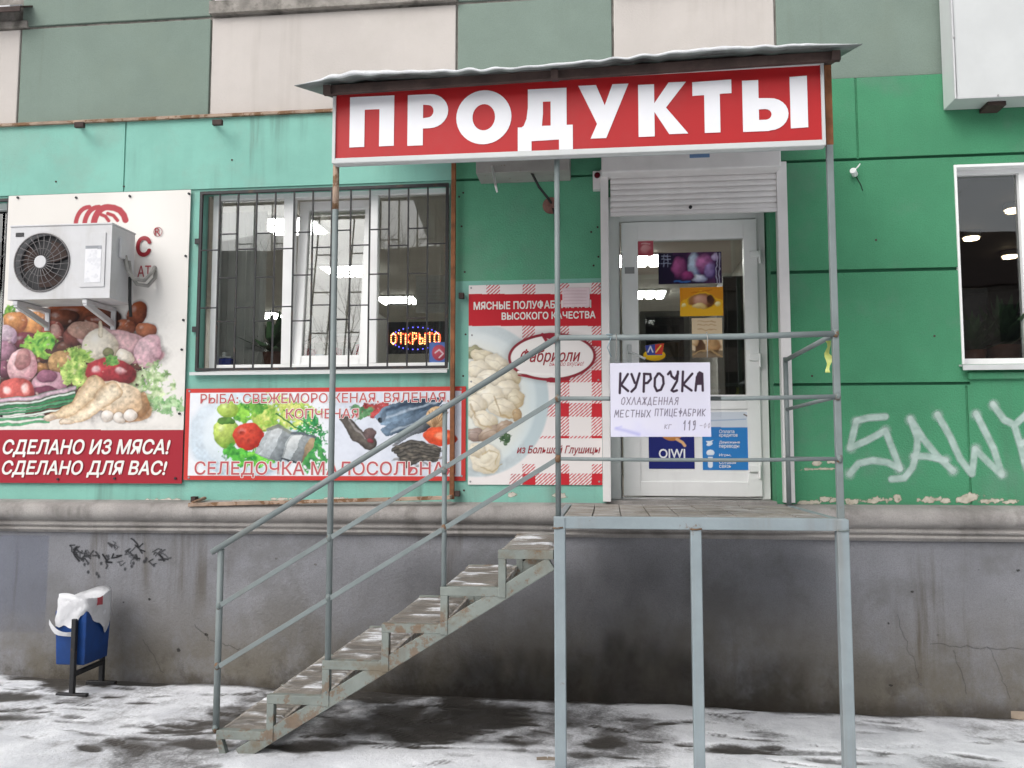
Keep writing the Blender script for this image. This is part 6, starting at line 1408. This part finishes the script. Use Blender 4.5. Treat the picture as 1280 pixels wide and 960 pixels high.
# bag pulled over the mouth
bag = thing('plastic_bag', 'crumpled white carrier bag with red print pulled over the litter bin', 'bag')
k = MB(); vs = []; nr, ncol = 9, 44
zt_ = ZBk0 + .36
for j in range(nr):
    f = j / (nr - 1)
    for i in range(ncol):
        a = 2 * math.pi * i / ncol; ca, sa = math.cos(a), math.sin(a)
        sq = 1 / max(abs(ca), abs(sa)) ** .72
        if f < .45: s_, z = 1.10 + .06 * math.sin(a * 5 + j), zt_ - .105 + (.105 + .05) * (f / .45) + (.045 * math.sin(a * 3 + 1) - .035 * ca - .02 * math.sin(a * 7)) * (1 - f / .45)
        elif f < .75: s_, z = 1.12 - .05 * ((f - .45) / .3), zt_ + .05 + .05 * ((f - .45) / .3) + .018 * math.sin(a * 2)
        else: s_, z = 1.07 - .8 * ((f - .75) / .25), zt_ + .10 + .025 * math.sin(a * 2 + 1) * (1 - (f - .75) / .25) - .045 * ((f - .75) / .25)
        p = ringpt(hl * ca * sq * s_, hw * sa * sq * s_, z, 1)
        nv = mnoise.noise(p * 11) * .020 + abs(mnoise.noise(p * 27)) * .016 - .004
        vs.append(p + Vector((ca, sa, .3)) * nv)
fs = [(j * ncol + i, j * ncol + (i + 1) % ncol, (j + 1) * ncol + (i + 1) % ncol, (j + 1) * ncol + i) for j in range(nr - 1) for i in range(ncol)] + [tuple((nr - 1) * ncol + i for i in range(ncol))]
k.shared(vs, fs, 0, True)
for fi in range(len(k.f)):                              # red printed patches
    cpt = sum((Vector(k.v[i]) for i in k.f[fi]), Vector()) / len(k.f[fi])
k.build('sack', M['bag'], bag)
for px, py, rr_ in ((125, 752, .042), (100, 748, .030)):
    # print on the bag: patch that follows the bag's skin
    d = ray(px, py).normalized(); best = min((Vector(v) for v in vs), key=lambda v: ((v - E) - d * (v - E).dot(d)).length + .15 * (v - E).length)
    k = MB(); pp = []
    q1 = sorted(range(len(vs)), key=lambda i: (Vector(vs[i]) - best).length)[:40]; q1 = {i for i in q1 if (Vector(vs[i]) - best).length < rr_}
    for f in fs[:-1]:
        if sum(i in q1 for i in f) >= 3: k.face([Vector(vs[i]) + (E - Vector(vs[i])).normalized() * .004 for i in f], 0, True)
    if k.f: k.build('print', M['bagred'], bag)
# drooping handle loop
p0, p1 = ringpt(-hl * 1.05, hw * 1.25, zt_ - .06, 1), ringpt(hl * .9, -hw * 1.2, zt_ - .04, 1)
p0, p1 = Vector((ce.x - hw * 1.25, ce.y - hl * 1.12, zt_ - .07)), Vector((ce.x + hw * 1.18, ce.y + hl * .3, zt_ - .03))
pmid = Vector((ce.x + hw * .2, ce.y - hl * 1.6, zt_ - .26))
k = MB(); cur_ = []
for i in range(13):
    u = i / 12; cur_.append(p0 * (1 - u) ** 2 + pmid * (2 * u * (1 - u)) + p1 * u * u)
vs2 = []
for i, p in enumerate(cur_): vs2 += [p + Vector((0, 0, .018)), p - Vector((0, 0, .016 + .008 * math.sin(i)))]
k.shared(vs2, [(2 * i, 2 * i + 1, 2 * i + 3, 2 * i + 2) for i in range(12)], 0, True); k.build('handle', M['bag'], bag)

# ================================================================== TIMBER AT THE RIGHT BORDER
p = atz(1256, 890, .03); k = MB(); k.bar((p.x, p.y, .03), (p.x + 1.4, p.y - .55, .03), .10, .05); k.bar((p.x + .02, p.y + .05, .045), (p.x + 1.4, p.y + .06, .045), .08, .04)
tag(k.build('timber_board', M['wood'], None, .004), 'old boards lying in the snow by the plinth at right border', 'board')

# ================================================================== ACROSS THE STREET (seen only as reflections in the glass)
def bare_tree(x, y, hgt, seed, label):
    t = thing('bare_tree', label, 'tree', 'bare trees across the street'); rr = random.Random(seed); tr_, cr = MB(), MB()
    def grow(p, d, L, r, lv):
        pts = [p]; rad = [r]
        for i in range(4):
            d = (d + Vector((rr.uniform(-.16, .16), rr.uniform(-.16, .16), rr.uniform(-.03, .12)))).normalized(); p = p + d * L / 4; pts.append(p); rad.append(r * (1 - .13 * (i + 1)))
        (tr_ if lv == 0 else cr).tube(pts, rad, 6 if lv < 2 else 3, cap=False)
        if lv < 5:
            for i in range(3 if lv < 3 else 2):
                q = pts[rr.randint(2, 4)]; nd = (d + Vector((rr.uniform(-.9, .9), rr.uniform(-.9, .9), rr.uniform(-.1, .6)))).normalized(); grow(q, nd, L * rr.uniform(.55, .75), r * .5, lv + 1)
            grow(pts[-1], d, L * .75, rad[-1], lv + 1)
    grow(Vector((x, y, -.1)), Vector((0, 0, 1)), hgt * .32, .2, 0)
    tr_.build('trunk', M['bark'], t); cr.build('crown', M['bark'], t)
for i, (x, y, hgt, lab) in enumerate(((-9, -23, 13, 'bare tree across the street, leftmost behind the viewer'), (-4, -26, 15, 'bare tree across the street beside the long house'), (2.5, -22, 14, 'bare tree across the street straight behind the viewer'), (8, -25, 14, 'bare tree across the street opposite the right window'), (-15, -25, 14, 'bare tree across the street far along the house'))): bare_tree(x, y, hgt, 5 + i, lab)
hs_ = thing('brick_house', 'long dull brick house with pitched roof across the street', 'house')
bm_ = pm('dull brick', (.22, .19, .17), .9, .2, 4, .2)
box('wall', bm_, (-24, 20, -42, -33, -.2, 9.0), hs_, 0)
k = MB(); k.prism_x([(-42.4, 9.0), (-32.6, 9.0), (-37.5, 12.6)], -24.4, 20.4); k.build('roof', M['darksteel'], hs_)
for i in range(11):
    for j in range(3):
        x = -22 + i * 3.9; box('window', M['darkplastic'], (x, x + 1.3, -33.02, -32.96, 1.0 + j * 2.8, 2.6 + j * 2.8), hs_, 0)
